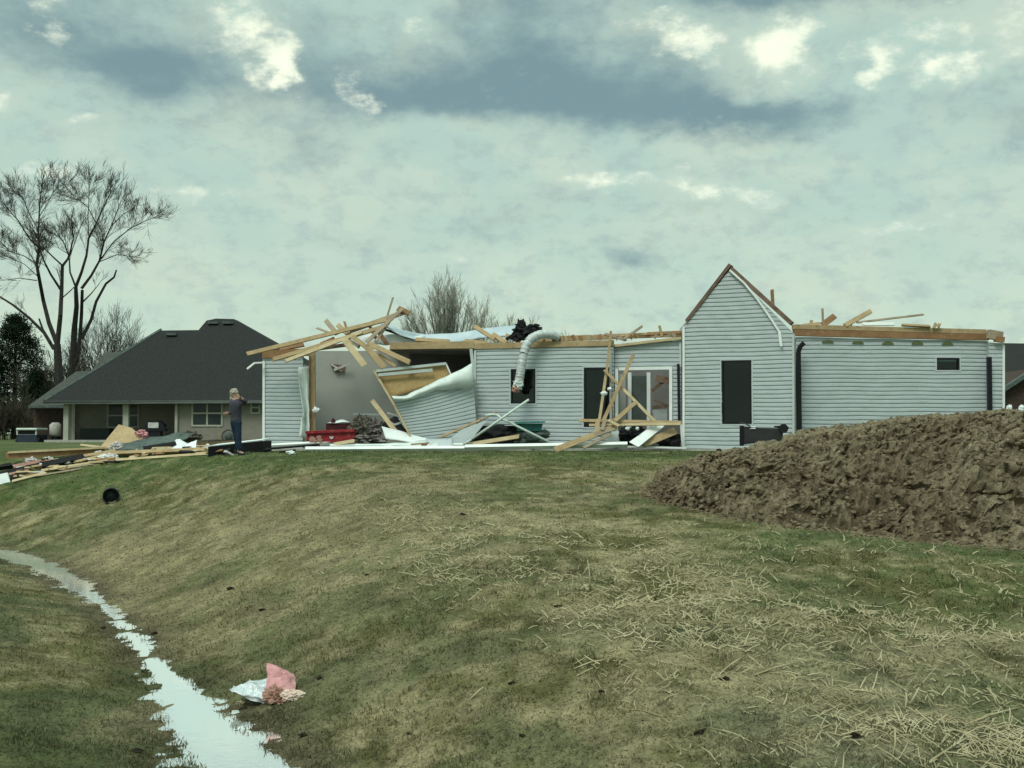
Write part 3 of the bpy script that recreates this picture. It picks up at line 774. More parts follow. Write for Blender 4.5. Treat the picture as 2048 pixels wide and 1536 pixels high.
wall_mesh(WD0, holes=[(1444, 720, 1503, 848)], extra=[apex[0]])
wall_mesh(WE, holes=[(1873, 716, 1918, 740)])
wall_mesh(WF, back=False)
window(WC, 1022, 738, 1071, 807, 3)['label'] = 'small window behind the hanging silver duct'
window(WC, 1168, 735, 1219, 854, 4)['label'] = 'tall window behind the tangle of leaning boards'
window(WD0, 1444, 720, 1503, 848, 3.5)['label'] = 'tall black-framed window in the gable wall'
window(WE, 1873, 716, 1918, 740, 3, hor=())['label'] = 'small high window in the right wing'
# gable return side, corner trims
mb = MB(); p = WD0.a; mb.add([(p.x, p.y, HB), (p.x + .02, 37.6, HB), (p.x + .02, 37.6, zlD), (p.x, p.y, zlD)], [(0, 1, 2, 3)]); mb.build('gable_return', M['siding'], house); mb = MB()
mb.add([(WD0.b.x, WD0.b.y, HB), (WD0.b.x, 37.2, HB), (WD0.b.x, 37.2, zrD), (WD0.b.x, WD0.b.y, zrD)], [(0, 1, 2, 3)])
mb.build('gable_return', M['siding'], house)
for wl, (a, b), mt in ((WA, ((528, 722), (528, 893)), 'trim'), (WD0, ((1368, 655), (1368, 897)), 'trim'), (WD0, ((1587, 670), (1587, 897)), 'trim_grey'),
                       (WC, ((951, 702), (951, 850)), 'trim_grey'), (WF, ((2006, 690), (2006, 897)), 'trim'), (WE, ((1974, 690), (1974, 897)), 'trim_grey'), (WC2, ((1361, 684), (1361, 735)), 'trim_grey')):
    strip(wl, a, b, 4.5, M[mt], 'corner_trim', .045, .03)
strip(WC2, (1234, 738), (1234, 893), 6, M['trim'], 'door_frame', .05, .06)
strip(WC2, (1342, 733), (1342, 848), 6, M['trim'], 'door_frame', .05, .06)
strip(WC2, (1238, 738), (1339, 736), 6, M['trim'], 'door_frame', .045, .05)
strip(WC2, (1363, 848), (1366, 893), 5, M['trim'], 'corner_trim', .05, .05)
strip(WC, (1222, 705), (1222, 850), 4, M['trim_grey'], 'corner_trim', .05, .03)
# rakes of the gable and the loose trim strip
def pt_out(wl, px, py, o): return wl.at(px, py, o)
mb = MB(); beam(mb, WD0.at(1373, 643, -.10), WD0.at(1461, 529, -.10), 6.5 * 36.3 / F, .34, facing=WD0.n); mb.build('rake_board', M['rake'], house)
mb = MB(); beam(mb, WD0.at(1462, 537, -.10), WD0.at(1583, 647, -.10), 8 * 36 / F, .34, facing=WD0.n); mb.build('rake_board', M['rake'], house)
mb = MB(); beam(mb, WD0.at(1366, 655, -.02), WD0.at(1376, 645, -.02), .07, .1, facing=WD0.n); mb.build('rake_end', M['wood_gray'], house)
mb = MB(); pts = [WD0.at(*q, .10) for q in ((1461, 541), (1490, 567), (1515, 597), (1540, 633), (1560, 664))]
for i in range(len(pts) - 1): beam(mb, pts[i], pts[i + 1], .055, .02, facing=WD0.n)
beam(mb, WD0.at(1560, 664, .11), WD0.at(1564, 693, .12), .075, .02, facing=WD0.n)
o = mb.build('loose_trim', M['trim'], house); o['label'] = 'white trim strip peeled off the gable rake'
# downspouts
def downspout(pts, r_, label):
    mb = MB()
    for i in range(len(pts) - 1): beam(mb, pts[i], pts[i + 1], r_, r_ * .8, facing=Vector((0, -1, 0)))
    o = mb.build('downspout', M['black'], house); o['label'] = label; return o
downspout([P(1608, 686, 36.5), P(1600, 693, 36.5), P(1596.5, 704, 36.5), P(1599, 880, 36.4)], .125, 'black downspout beside the gable')
downspout([P(1978, 714, 36.8), P(1980, 870, 36.8)], .125, 'short black downspout at the right corner')
downspout([WC2.at(1357, 728, .08), WC2.at(1359, 846, .08)], .07, 'narrow black downspout beside the broken door')
# top plates and fascias
def plate(a, b, Ya, Yb, h, mt, name, depth=.14, lab=None):
    mb = MB(); beam(mb, P(*a, Ya), P(*b, Yb), h * Ya / F, depth, facing=Vector((0, -1, 0)), rough=.03, seg=6)
    o = mb.build(name, mt, house)
    if lab: o['label'] = lab
    return o
plate((1588, 654), (1968, 664), 36.93, 37.33, 9, M['wood'], 'top_plate', .30)
plate((1588, 665), (1974, 674), 36.9, 37.3, 14, M['wood_brown'], 'top_plate', .22)
plate((1976, 668), (2003, 673), 36.95, 36.95, 18, M['wood_gray'], 'top_plate', .2)
plate((1990, 678), (2008, 680), 36.9, 36.9, 11, M['wood_brown'], 'top_plate', .18)
plate((1228, 692), (1364, 676), 37.28, 36.85, 5, M['wood_pale'], 'top_plate', .2)
plate((1072, 679), (1364, 668), 38.0, 37.2, 10, M['wood'], 'top_plate', .16)
plate((950, 693), (1228, 686), 38.03, 37.23, 11, M['wood'], 'top_plate', .2)
plate((780, 692), (948, 690), 38.1, 38.0, 14, M['wood'], 'header', .16, 'pale header beam over the torn opening')
plate((526, 709), (618, 704), 38.2, 38.2, 15, M['wood_brown'], 'top_plate', .15)
mb = MB(); beam(mb, P(625, 703, 38.1), P(626, 893, 38.1), 11 * 38 / F, .14, rough=.03); mb.build('stud', M['wood'], house)
mb = MB(); beam(mb, P(619, 712, 38.0), P(619, 893, 38.0), 2.5 * 38 / F, .05); mb.build('stud_edge', M['wood_brown'], house)
mb = MB(); beam(mb, P(942, 698, 37.98), P(949, 760, 37.98), 6 * 38 / F, .1); mb.build('stud', M['trim_grey'], house)
# arched gaps in the siding of the right wing
for px in (1763 - 80 + 0, 1714, 1774, 1834, 1893): pass
for px, py in ((1655, 684), (1715, 686), (1775, 687), (1834, 687), (1894, 688)):
    c = WE.hit(px, py + 2); mb = MB(); R = .17
    pts = [wl_ for wl_ in [(c[0] + R * math.cos(t_), c[1] + .085 * math.sin(t_)) for t_ in np.linspace(0, math.pi, 9)]]
    mb.hexa([WE.pt(u, z_, .050) for u, z_ in pts], [WE.pt(u, z_, .0) for u, z_ in pts]); mb.build('soffit_gap', M['greenins'], house)
# slab, interior, back of the house
mb = MB(); mb.box((-7.15, 36.9, -.25), (13.9, 46, HB - .003)); mb.hexa([Vector((WD0.a.x - .05, WD0.a.y - .1, -.3)), Vector((WD0.b.x + .03, WD0.b.y - .1, -.3)), Vector((WD0.b.x + .03, 36.9 - .003, -.3)), Vector((WD0.a.x - .05, 36.9 - .003, -.3))],
        [Vector((WD0.a.x - .05, WD0.a.y - .1, HB - .006)), Vector((WD0.b.x + .03, WD0.b.y - .1, HB - .006)), Vector((WD0.b.x + .03, 36.9 - .003, HB - .006)), Vector((WD0.a.x - .05, 36.9 - .003, HB - .006))])
mb.build('slab', M['concrete'], house)
def iwall(x0, y0, x1, y1, z1, mt='drywall', th=.12, z0=HB):
    mb = MB(); d = Vector((x1 - x0, y1 - y0, 0)).normalized(); n = Vector((-d.y, d.x, 0)) * th / 2
    a = [Vector((x0, y0, z0)) - n, Vector((x1, y1, z0)) - n, Vector((x1, y1, z0)) + n, Vector((x0, y0, z0)) + n]
    b = [v + Vector((0, 0, z1 - z0)) for v in a]; mb.hexa(a, b); return mb.build('inner_wall', M[mt], house)
iwall(-7.1, 45.9, 13.8, 45.9, 3.0)
iwall(-7.05, 38.3, -7.05, 45.8, 2.8)
iwall(13.8, 37.2, 13.8, 45.8, 2.6)
iwall(-6.0, 39.6, -3.15, 39.6, P(630, 702, 39.6).z)         # grey wall seen through the torn opening
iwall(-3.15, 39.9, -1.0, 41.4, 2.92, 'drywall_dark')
iwall(-1.0, 38.2, -1.0, 45.7, 2.7)
iwall(2.9, 37.6, 2.9, 45.7, 2.7)
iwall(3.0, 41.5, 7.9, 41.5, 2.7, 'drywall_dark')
iwall(7.95, 37.2, 7.95, 45.7, 2.7)
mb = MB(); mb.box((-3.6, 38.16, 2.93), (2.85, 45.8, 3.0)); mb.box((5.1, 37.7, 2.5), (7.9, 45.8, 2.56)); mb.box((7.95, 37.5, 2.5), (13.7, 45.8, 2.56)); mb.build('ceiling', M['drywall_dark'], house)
# damage in the grey wall, a white round box hanging beside the stud
mb = MB(); q = [P(660, 727, 39.5), P(690, 731, 39.5), P(689, 745, 39.5), P(668, 744, 39.5)]; mb.hexa(q, [v + Vector((0, .02, 0)) for v in q]); mb.build('wall_hole', M['rake'], house)
mb = MB(); beam(mb, P(668, 740, 39.42), P(700, 727, 39.3), .07, .03); beam(mb, P(662, 728, 39.42), P(683, 742, 39.42), .05, .03); mb.build('torn_drywall', M['scrap'], house)
mb = MB(); beam(mb, P(706, 828, 39.3), P(760, 829, 39.3), .05, .04); mb.build('shelf', M['trim_grey'], house)
# things seen inside the broken door
mb = MB(); beam(mb, P(1281, 752, 40.3), P(1281, 850, 40.3), 34 * 40.3 / F, .05); mb.build('inner_door', mat('grey_green_door', (.075, .10, .09), None, 3, .5), house)
for px in (1259, 1297): 
    mb = MB(); beam(mb, P(px, 745, 40.2), P(px, 858, 40.2), 7 * 40.2 / F, .08); mb.build('inner_door_frame', M['trim'], house)
mb = MB(); beam(mb, P(1245, 748, 39.8), P(1245, 860, 39.8), 12 * 39.8 / F, .06); mb.build('inner_door_frame', M['drywall'], house)
mb = MB(); q = [P(1306, 820, 39.8), P(1334, 818, 39.8), P(1334, 846, 39.8), P(1309, 846, 39.8)]; mb.hexa(q, [v + Vector((0, .3, 0)) for v in q])
mb.build('cabinet', M['trim_grey'], house)
mb = MB(); beam(mb, P(1304, 782, 39.4), P(1336, 755, 39.2), .11, .06); beam(mb, P(1312, 756, 39.3), P(1338, 762, 39.2), .2, .06); beam(mb, P(1305, 815, 39.3), P(1338, 811, 39.3), .1, .05); beam(mb, P(1308, 800, 39.3), P(1338, 812, 39.3), .05, .05)
mb.build('broken_framing', M['rake'], house)

# ------------------------------------------------------------------ sheets
def sheet(fn, nu, nv, th, material, name, parent=None, amp=0, seed=0, freq=3, smooth=True):
    from mathutils import noise as mn
    mb = MB(); vs = []
    for i in range(nu + 1):
        for j in range(nv + 1):
            p = Vector(fn(i / nu, j / nv))
            if amp: p = p + Vector((mn.noise(p * freq + Vector((seed, 0, 0))), mn.noise(p * freq + Vector((0, seed + 9, 0))) , mn.noise(p * freq + Vector((0, 0, seed + 5))))) * amp
            vs.append(p)
    fs = [(i * (nv + 1) + j, (i + 1) * (nv + 1) + j, (i + 1) * (nv + 1) + j + 1, i * (nv + 1) + j + 1) for i in range(nu) for j in range(nv)]
    mb.add(vs, fs); o = mb.build(name, material, parent, smooth)
    md = o.modifiers.new('thickness', 'SOLIDIFY'); md.thickness = th; md.offset = 0
    return o
def quad(a, b, c, d):     # bilinear patch, a-b bottom, d-c top
    a, b, c, d = map(Vector, (a, b, c, d))
    return lambda u, v: (a * (1 - u) + b * u) * (1 - v) + (d * (1 - u) + c * u) * v

# the wall panel torn out and sagging in the opening
panel = thing('torn_wall_panel', 'torn-out wall panel with siding, bare strand board and folded white wrap sagging in the opening', 'wall panel', P(870, 893, 37.4))
def pan(u, v):
    a = P(842 - 0 * v, 890, 37.2); b = P(955, 884, 37.6); c = P(946, 742, 37.75); d = P(786, 795, 37.0)
    l = a.lerp(d, v); l += Vector((-.20 * math.sin(v * math.pi), -.0, 0))
    r = b.lerp(c, v)
    q = l.lerp(r, u); q.z -= .10 * math.sin(u * math.pi) * v; q.y -= .16 * math.sin(u * math.pi); return q
mb = MB(); NC = 17
for k in range(NC):
    for i in range(24):
        for (f0, o0), (f1, o1) in zip(PROF[:-1] + [(1.0, .0)], PROF[1:] + [(1.0, .024)]):
            if f0 == f1 and o0 == o1: continue
            u0, u1 = i / 24, (i + 1) / 24; v0, v1 = (k + f0) / NC, (k + f1) / NC
            mb.add([pan(u0, v0) + Vector((0, -o0, 0)), pan(u1, v0) + Vector((0, -o0, 0)), pan(u1, v1) + Vector((0, -o1, 0)), pan(u0, v1) + Vector((0, -o1, 0))], [(0, 1, 2, 3)])
mb.build('siding', M['siding'], panel)
def osbf(u, v):
    a = P(783, 797, 37.05); b = P(905, 760, 37.4); c = P(893, 728, 37.5); d = P(752, 745, 37.2)
    q = quad(a, b, c, d)(u, v); return q
sheet(osbf, 10, 6, .03, M['osb'], 'sheathing', panel, .01)
sheet(lambda u, v: pan(u, v * .97) + Vector((0, .08, 0)), 12, 8, .02, M['osb'], 'sheathing', panel)
mb = MB(); beam(mb, P(752, 742, 37.1), P(892, 727, 37.4), 5 * 37 / F, .1); beam(mb, P(756, 750, 37.0), P(865, 740, 37.2), 6 * 37 / F, .05); mb.build('plate', M['trim_grey'], panel)
mb = MB(); beam(mb, P(892, 727, 37.38), P(903, 752, 37.4), 3 * 37 / F, .03); mb.build('edge_strip', M['trim'], panel)
mb = MB(); beam(mb, P(748, 741, 37.1), P(790, 812, 37.0), 4 * 37 / F, .1); beam(mb, P(790, 812, 37.0), P(828, 886, 37.1), 4 * 37 / F, .1); mb.build('edge_stud', M['wood_pale'], panel)
def wrapf(u, v):
    lo = [(790, 802), (830, 798), (870, 782), (905, 778), (946, 776)]; hi = [(783, 794), (815, 790), (858, 770), (902, 748), (945, 728)]
    k = u * 4; i = min(3, int(k)); f = k - i
    x0 = lo[i][0] + (lo[i + 1][0] - lo[i][0]) * f; y0 = lo[i][1] + (lo[i + 1][1] - lo[i][1]) * f
    x1 = hi[i][0] + (hi[i + 1][0] - hi[i][0]) * f; y1 = hi[i][1] + (hi[i + 1][1] - hi[i][1]) * f
    return P(x0 + (x1 - x0) * v, y0 + (y1 - y0) * v, 36.9 + .55 * u - .15 * math.sin(v * math.pi))
sheet(wrapf, 24, 6, .012, M['wrap'], 'house_wrap', panel, .05, 3, 2.5)
# ------------------------------------------------------------------ loose boards
rb = random.Random(21)
def board(x1, y1, Y1, x2, y2, Y2, wpx, label, mt='wood', th=.045, group=None, name='board', roll=0, cat='board', rough=.03, fz=.35):
    mb = MB(); p = P(x1, y1, Y1); q = P(x2, y2, Y2)
    beam(mb, p, q, wpx * (Y1 + Y2) / 2 / F, th, roll=roll, facing=Vector((0, -1, fz)), rough=rough, seg=3, rnd=rb)
    return setp(mb.build(name, M[mt]), label, cat, group)
# roof wreckage over the left opening
board(494, 708, 37.2, 772, 640, 38.2, 8, 'longest uppermost rafter sloping from above the left corner to the broken peak', 'wood', .06)
board(700, 662, 38.0, 816, 622, 38.4, 9, 'upper rafter end with a blocky tip, highest point of the wreckage', 'wood_gray', .06)
board(546, 719, 37.3, 772, 652, 38.0, 8, 'second long rafter just below the uppermost one', 'wood', .06)
board(571, 722, 37.2, 724, 664, 37.8, 7, 'third and shortest of the parallel sloping rafters', 'wood_pale', .06)
board(733, 684, 37.5, 804, 618, 38.2, 7, 'thin truss web leaning up to the blocky rafter tip', 'wood_gray', .05)
board(795, 616, 38.3, 818, 627, 38.3, 9, 'short block nailed to the tip of the highest rafter', 'wood_brown', .1, cat='wood block', name='wood_block')
board(786, 595, 38.3, 774, 634, 38.3, 3.5, 'thin stick standing up above the wreckage peak', 'wood_gray', .03)
board(688, 678, 37.1, 728, 730, 36.9, 13, 'wide pale board hanging down over the grey interior wall', 'wood_pale', .05)
board(731, 690, 37.2, 768, 735, 37.1, 13, 'wide board hanging down at the top left corner of the torn panel', 'wood', .05)
board(737, 687, 37.3, 820, 725, 37.0, 10, 'long board fanning out to the right below the header', 'wood', .05)
board(757, 709, 37.4, 790, 732, 37.2, 7, 'short board wedged between the two fanned-out boards', 'wood', .05)
board(651, 640, 38.4, 674, 668, 38.0, 9, 'stub of board sticking up left above the long rafters', 'wood_gray', .05)
board(634, 656, 38.4, 662, 667, 38.0, 4, 'thin stick lying on the long rafters left of the stub', 'wood_gray', .03)
board(676, 650, 38.3, 700, 672, 38.0, 9, 'short board poking up behind the middle of the rafters', 'wood', .05)
board(689, 643, 38.4, 694, 662, 38.2, 5, 'small dark splinter upright behind the rafters', 'wood_brown', .04)
board(704, 672, 37.6, 731, 693, 37.5, 9, 'short board under the rafters above the hanging boards', 'wood', .05)
board(697, 679, 37.7, 718, 694, 37.6, 6, 'small board tucked beside the wide hanging board', 'wood_gray', .05)
board(738, 650, 38.3, 752, 676, 38.1, 6, 'dark broken web under the highest rafter', 'wood_brown', .05)
board(752, 682, 37.6, 778, 645, 38.2, 5, 'grey broken web beside the dark one under the peak', 'wood_gray', .05)
board(757, 664, 38.4, 775, 690, 38.3, 8, 'short brown truss plate under the peak', 'wood_brown', .05)
board(640, 688, 38.1, 668, 676, 38.1, 5, 'small brown splinter between the second and third rafters', 'wood_brown', .04)
board(560, 698, 38.2, 608, 689, 38.2, 8, 'brown blocking under the left end of the rafters', 'wood_brown', .08)
board(596, 703, 38.2, 690, 690, 38.4, 6, 'brown plate lying on top of the grey interior wall', 'rake', .08)
board(830, 679, 38.2, 900, 683, 38.2, 7, 'short board lying on the header under the pale sheet', 'wood', .08)
board(948, 652, 38.2, 990, 679, 37.8, 8, 'board tilting up left of the crumpled shingles', 'wood', .06)
board(985, 668, 38.1, 1012, 686, 37.8, 9, 'second board beside the tilting one left of the shingles', 'wood', .06)
board(930, 683, 38.0, 975, 688, 38.0, 9, 'flat block on the wall top near the opening', 'wood', .1)
board(1012, 670, 38.1, 1040, 684, 38.0, 7, 'board end beneath the crumpled shingles', 'wood', .05)
board(744, 801, 37.6, 794, 867, 37.2, 9, 'pale board leaning against the edge of the torn panel', 'wood_pale', .05)
board(877, 876, 36.9, 974, 834, 37.3, 4, 'thin board sloping up to the bent white pipe', 'wood', .05)
board(962, 840, 37.2, 994, 823, 37.5, 4, 'dark thin board end behind the bent pipe', 'wood_gray', .05)
board(926, 891, 36.6, 1038, 873, 36.8, 8, 'pale board lying in front of the black sheeting', 'wood_pale', .05)
# tangle in front of the door
board(1222, 662, 37.0, 1213, 745, 36.9, 5, 'tall thin board standing from the roof line to the tangle', 'wood', .04)
board(1213, 742, 36.85, 1198, 845, 36.7, 5.5, 'thin upright board in front of the tall window', 'wood_pale', .04)
board(1267, 709, 36.7, 1205, 845, 36.5, 7, 'longest leaning board across the door frame', 'wood', .045)
board(1209, 741, 36.75, 1250, 783, 36.65, 5, 'thin board crossing behind the longest leaning board', 'wood', .04)
board(1248, 780, 36.6, 1310, 843, 36.4, 6, 'pale board sloping down right across the broken door', 'wood_pale', .04)
board(1272, 804, 36.45, 1229, 842, 36.3, 8, 'short wide board rising to the middle of the sloping one', 'wood', .04)
board(1219, 741, 36.9, 1226, 838, 36.7, 3, 'thin grey strip upright beside the tall window', 'wood_gray', .03)
board(1160, 841, 36.5, 1364, 845, 36.3, 6, 'upper horizontal board across the door and window', 'wood', .045)
board(1178, 850, 36.5, 1362, 848, 36.25, 5, 'lower horizontal board across the door and window', 'wood_pale', .045)
board(1196, 838, 36.35, 1193, 866, 36.2, 9, 'short upright block where the tangle boards meet', 'wood', .06)
board(1210, 838, 36.3, 1204, 862, 36.15, 7, 'second short upright block of the tangle', 'wood_gray', .06)
board(1216, 840, 36.2, 1238, 852, 36.2, 6, 'short pale piece crossing the horizontal boards', 'wood_pale', .04)
board(1110, 900, 35.9, 1232, 853, 36.3, 12, 'wide rough board sloping up from the lawn to the tangle', 'wood', .05)
board(1150, 884, 36.1, 1222, 858, 36.2, 9, 'rough board resting on top of the wide sloping one', 'wood_gray', .05)
board(1166, 896, 36.0, 1222, 868, 36.2, 6, 'narrow board under the wide sloping one', 'wood_gray', .05)
board(1286, 888, 36.3, 1350, 862, 36.5, 15, 'wide brown board leaning beside the white column', 'wood', .04)
# bits on the right roof line
board(1285, 652, 37.1, 1248, 678, 37.1, 4.5, 'pointed splinter slanting above the door wall', 'wood_gray', .04)
board(1319, 652, 37.0, 1324, 674, 37.0, 5, 'upright splinter near the gable', 'wood', .04)
board(1210, 668, 37.2, 1252, 680, 37.2, 5, 'flat splinter beside the top of the tall thin board', 'wood_gray', .05)
board(1295, 668, 37.1, 1362, 665, 37.0, 6, 'flat brown board on the wall top next to the gable', 'wood_brown', .08)
board(1240, 672, 37.3, 1300, 668, 37.2, 5, 'flat pale board on the wall top above the door', 'wood', .08)
board(1544, 579, 36.9, 1546, 615, 36.9, 6, 'brown stub of post behind the gable slope', 'wood_brown', .07, cat='post', name='post')
board(1645, 617, 37.0, 1646, 650, 37.0, 4, 'thin upright stick on the right wing', 'wood_gray', .04)
board(1669, 632, 37.0, 1645, 650, 37.0, 12, 'triangular broken board end on the right wing', 'wood_brown', .05)
board(1742, 622, 37.2, 1690, 651, 36.9, 9, 'stout board tilting up from the middle of the right wing', 'wood', .07)
board(1847, 629, 37.6, 1715, 645, 37.0, 3.5, 'long thin pinkish strip sticking out over the right wing', 'wood_gray', .04)
board(1725, 648, 37.0, 1790, 648, 37.0, 6, 'white strip lying on the right wing plate', 'trim', .05)
board(1640, 648, 37.0, 1605, 652, 37.0, 7, 'osb scrap on the right wing next to the gable', 'wood', .08)
board(1805, 650, 37.0, 1860, 653, 37.0, 4, 'flat thin board on the right wing plate', 'wood', .1)
rt = random.Random(4)
for px in [1075, 1088, 1132, 1150, 1163, 1182, 1196, 1232, 1262, 1275, 1310, 1338, 1108, 1350, 1120]:
    py = 683 - (px - 1075) * .03 - 4; YY = 38 - (px - 950) / 280 * .8
    h = rt.uniform(2, 9); x2 = px + rt.uniform(-7, 7)
    board(px, py + 4, YY, x2, py - h, YY, rt.uniform(4, 9), 'small broken rafter stub on the wall top between duct and gable', rt.choice(['wood', 'wood_gray', 'wood_brown', 'wood']), .06, 'rafter stubs along the broken roof line', 'wood_stub', rt.uniform(0, 1), 'wood stub', .05)
for px, py in ((1868, 651), (1876, 650), (1621, 645), (1700, 647)):
    board(px, py + 5, 37.0, px + rt.uniform(-4, 4), py - 3, 37.0, 6, 'small splinter on the plate of the right wing', 'wood', .06, 'splinters on the right wing', 'wood_stub', 0, 'wood stub', .04)

# fallen pale fascia along the base, pipes, column
def gutter(x1, y1, Y1, x2, y2, Y2, wpx, label, mt='trim', name='fascia_board', cat='fascia board', th=.12):
    return board(x1, y1, Y1, x2, y2, Y2, wpx, label, mt, th, None, name, 0, cat, .02, 1.1)
gutter(612, 899, 36.2, 930, 897, 36.2, 8, 'long white fascia lying along the foundation below the torn opening')
gutter(930, 895, 36.25, 1255, 889, 36.2, 8, 'white fascia continuing right to the door, resting under sloping boards')
gutter(660, 893, 36.6, 925, 891, 36.7, 5, 'thin pale strip lying behind the long white fascia', 'wrap')
gutter(525, 893, 37.0, 690, 884, 37.2, 5, 'pale strip lying below the left corner wall', 'trim')
gutter(540, 897, 36.5, 640, 889, 36.8, 3, 'black strip lying across the left corner foundation', 'black', 'strip', 'strip', .05)
mb = MB(); q = [P(1258, 884, 36.0), P(1277, 894, 35.9), P(1329, 852, 36.6), P(1312, 846, 36.6)]
mb.hexa(q, [v + Vector((.02, .14, -.02)) for v in q]); setp(mb.build('fallen_column', M['trim'], bevel=.01), 'white boxed porch column leaning below the broken door', 'column')
mb = MB(); mb.tube([P(944, 878, 36.6), P(1058, 799, 36.5)], .034, 8); setp(mb.build('pipe', M['pvc'], smooth=True), 'straight pale pipe rising to the small window sill', 'pipe')
mb = MB(); mb.tube([P(926, 890, 36.55), P(943, 879, 36.55)], .03, 8); setp(mb.build('pipe', M['trim_grey'], smooth=True), 'short white pipe end below the straight pale pipe', 'pipe')
mb = MB(); mb.tube([P(971, 831, 36.8), P(985, 829, 36.8), P(994, 830, 36.8), P(1003, 837, 36.75), P(1100, 885, 36.5)], .034, 8); setp(mb.build('pipe', M['pvc'], smooth=True), 'bent pale pipe sloping down right from its elbow', 'pipe')
mb = MB()
for (a, b) in (((494, 738), (509, 726)), ((509, 726), (527, 725))): beam(mb, P(*a, 37.9), P(*b, 38.0), .05, .05)
setp(mb.build('flashing', M['trim']), 'bent white flashing sticking out at the left corner', 'flashing')
# pale membrane on the roof line
def memb(u, v):
    pts = [(762, 648), (800, 664), (850, 674), (900, 672), (950, 664), (1000, 659), (1046, 655)]; k = u * 6; i = min(5, int(k)); f = k - i
    x = pts[i][0] + (pts[i + 1][0] - pts[i][0]) * f; y = pts[i][1] + (pts[i + 1][1] - pts[i][1]) * f
    hgt = 5 + 14 * math.sin(min(1, u * 1.3) * math.pi / 2) ** .8
    return P(x, y - 4 + hgt * v, 38.9 - .5 * v)
sheet(memb, 30, 6, .03, M['membrane'], 'roof_membrane', None, .05, 2, 1.5); setp(bpy.data.objects['roof_membrane'], 'pale blue-grey roof sheet draped along the broken roof line', 'roof sheet')
def memb2(u, v): return P(760 + 120 * u, 652 + 30 * math.sin(u * math.pi / 2) + 5 * v, 38.6)
sheet(memb2, 16, 2, .04, M['shingle_dark'], 'gutter', None, .02); setp(bpy.data.objects['gutter'], 'dark curved gutter strip under the left end of the pale roof sheet', 'gutter')
sheet(quad(P(705, 690, 38.6), P(850, 690, 38.6), P(850, 676, 38.6), P(728, 668, 38.6)), 14, 4, .02, M['paper'], 'wrap_scrap', None, .09, 8, 2.4); setp(bpy.data.objects['wrap_scrap'], 'white crumpled sheet behind the fanned-out boards', 'plastic sheet')
# crumpled shingles
mb = MB(); lump(mb, P(1052, 668, 38.0), .36, .28, .19, 3, .5, 2.2, 3); lump(mb, P(1042, 654, 38.1), .14, .1, .20, 5, .5, 2.2, 3); lump(mb, P(1068, 658, 38.1), .22, .14, .11, 7, .5, 2.4, 3)
beam(mb, P(1012, 679, 38), P(1040, 662, 38), .09, .1); beam(mb, P(1075, 655, 38.0), P(1094, 669, 38), .05, .2)
setp(mb.build('crumpled_shingles', M['shingle_dark']), 'heap of crumpled black shingles beside the silver duct', 'shingles')
# duct
duct = thing('flexible_duct', 'silver flexible duct hanging over the wall top and past the small window', 'duct', P(1045, 735, 37.2))
path = [(1118, 674), (1104, 669), (1088, 668), (1073, 671), (1061, 679), (1052, 692), (1047, 708), (1044, 726), (1041, 744), (1039, 757)]
mb = MB(); pp = [P(x, y, 37.45 - .35 * math.sin(i / 9 * math.pi / 2)) for i, (x, y) in enumerate(path)]
fine = []; rr_ = []
for i in range(len(pp) - 1):
    for k in range(8): fine.append(pp[i].lerp(pp[i + 1], k / 8)); rr_.append(0.128 + .004 * math.sin((i * 8 + k) * 2.1) + .012 * rb.uniform(-1, 1))
mb.tube(fine, rr_, 14); mb.build('sleeve', M['silver'], duct, True)
mb = MB(); mb.tube([P(1039, 755, 37.1), P(1038, 762, 37.1)], [.125, .125], 12); mb.build('band', M['scrap'], duct)
mb = MB()
lump(mb, P(1036, 769, 37.05), .14, .13, .15, 4, .35, 3, 3); mb.build('torn_end', M['wrap'], duct)
mb = MB(); lump(mb, P(1031, 779, 36.98), .10, .1, .08, 2, .4, 3, 3); mb.build('insulation', M['tan_insul'], duct)
# contents of the opened room
chest = thing('tool_chest', 'red metal chest lying along the torn opening', 'chest', P(660, 892, 37.2))
mb = MB(); q = [P(613, 888, 37.1), P(710, 884, 37.1), P(708, 858, 37.1), P(612, 862, 37.1)]; mb.hexa(q, [v + Vector((.05, .55, 0)) for v in q]); mb.build('body', M['red'], chest, bevel=.02)
mb = MB(); beam(mb, P(611, 865, 37.05), P(709, 861, 37.05), .07, .05); mb.build('rim', M['red'], chest)
mb = MB(); q = [P(658, 873, 37.07), P(668, 873, 37.07), P(665, 878, 37.07), P(661, 878, 37.07)]; mb.hexa(q, [v + Vector((0, .02, 0)) for v in q]); mb.build('badge', M['scrap'], chest)
for (a, b, c) in ((625, 879, .09), (638, 874, .06), (641, 881, .07), (630, 883, .07)):
    mb = MB(); lump(mb, P(a, b, 37.07), c, .015, c * .8, a, .5, 2, 2); mb.build('worn_patch', M['tan_insul'], chest)
mb = MB(); q = [P(652, 862, 37.9), P(706, 862, 37.9), P(704, 846, 37.9), P(652, 847, 37.9)]; mb.hexa(q, [v + Vector((0, .5, 0)) for v in q]); lump(mb, P(666, 843, 37.9), .06, .06, .1, 2)
setp(mb.build('dark_crate', M['darkred']), 'dark red-brown crate behind the red chest', 'crate')
sheet(lambda u, v: P(655 + 50 * u, 846 - 6 * math.sin(u * 3) * v, 37.85 + .3 * v), 8, 3, .01, M['paper'], 'paper_scrap', None, .05); setp(bpy.data.objects['paper_scrap'], 'white paper scrap on the dark crate behind the chest', 'paper')
mb = MB(); lump(mb, P(722, 862, 37.6), .34, .3, .32, 9, .3, 3.5, 4); lump(mb, P(724, 846, 37.8), .26, .3, .22, 3, .3, 3.5, 4); setp(mb.build('insulation_heap', M['insul']), 'shaggy grey-brown insulation heap beside the red chest', 'insulation')
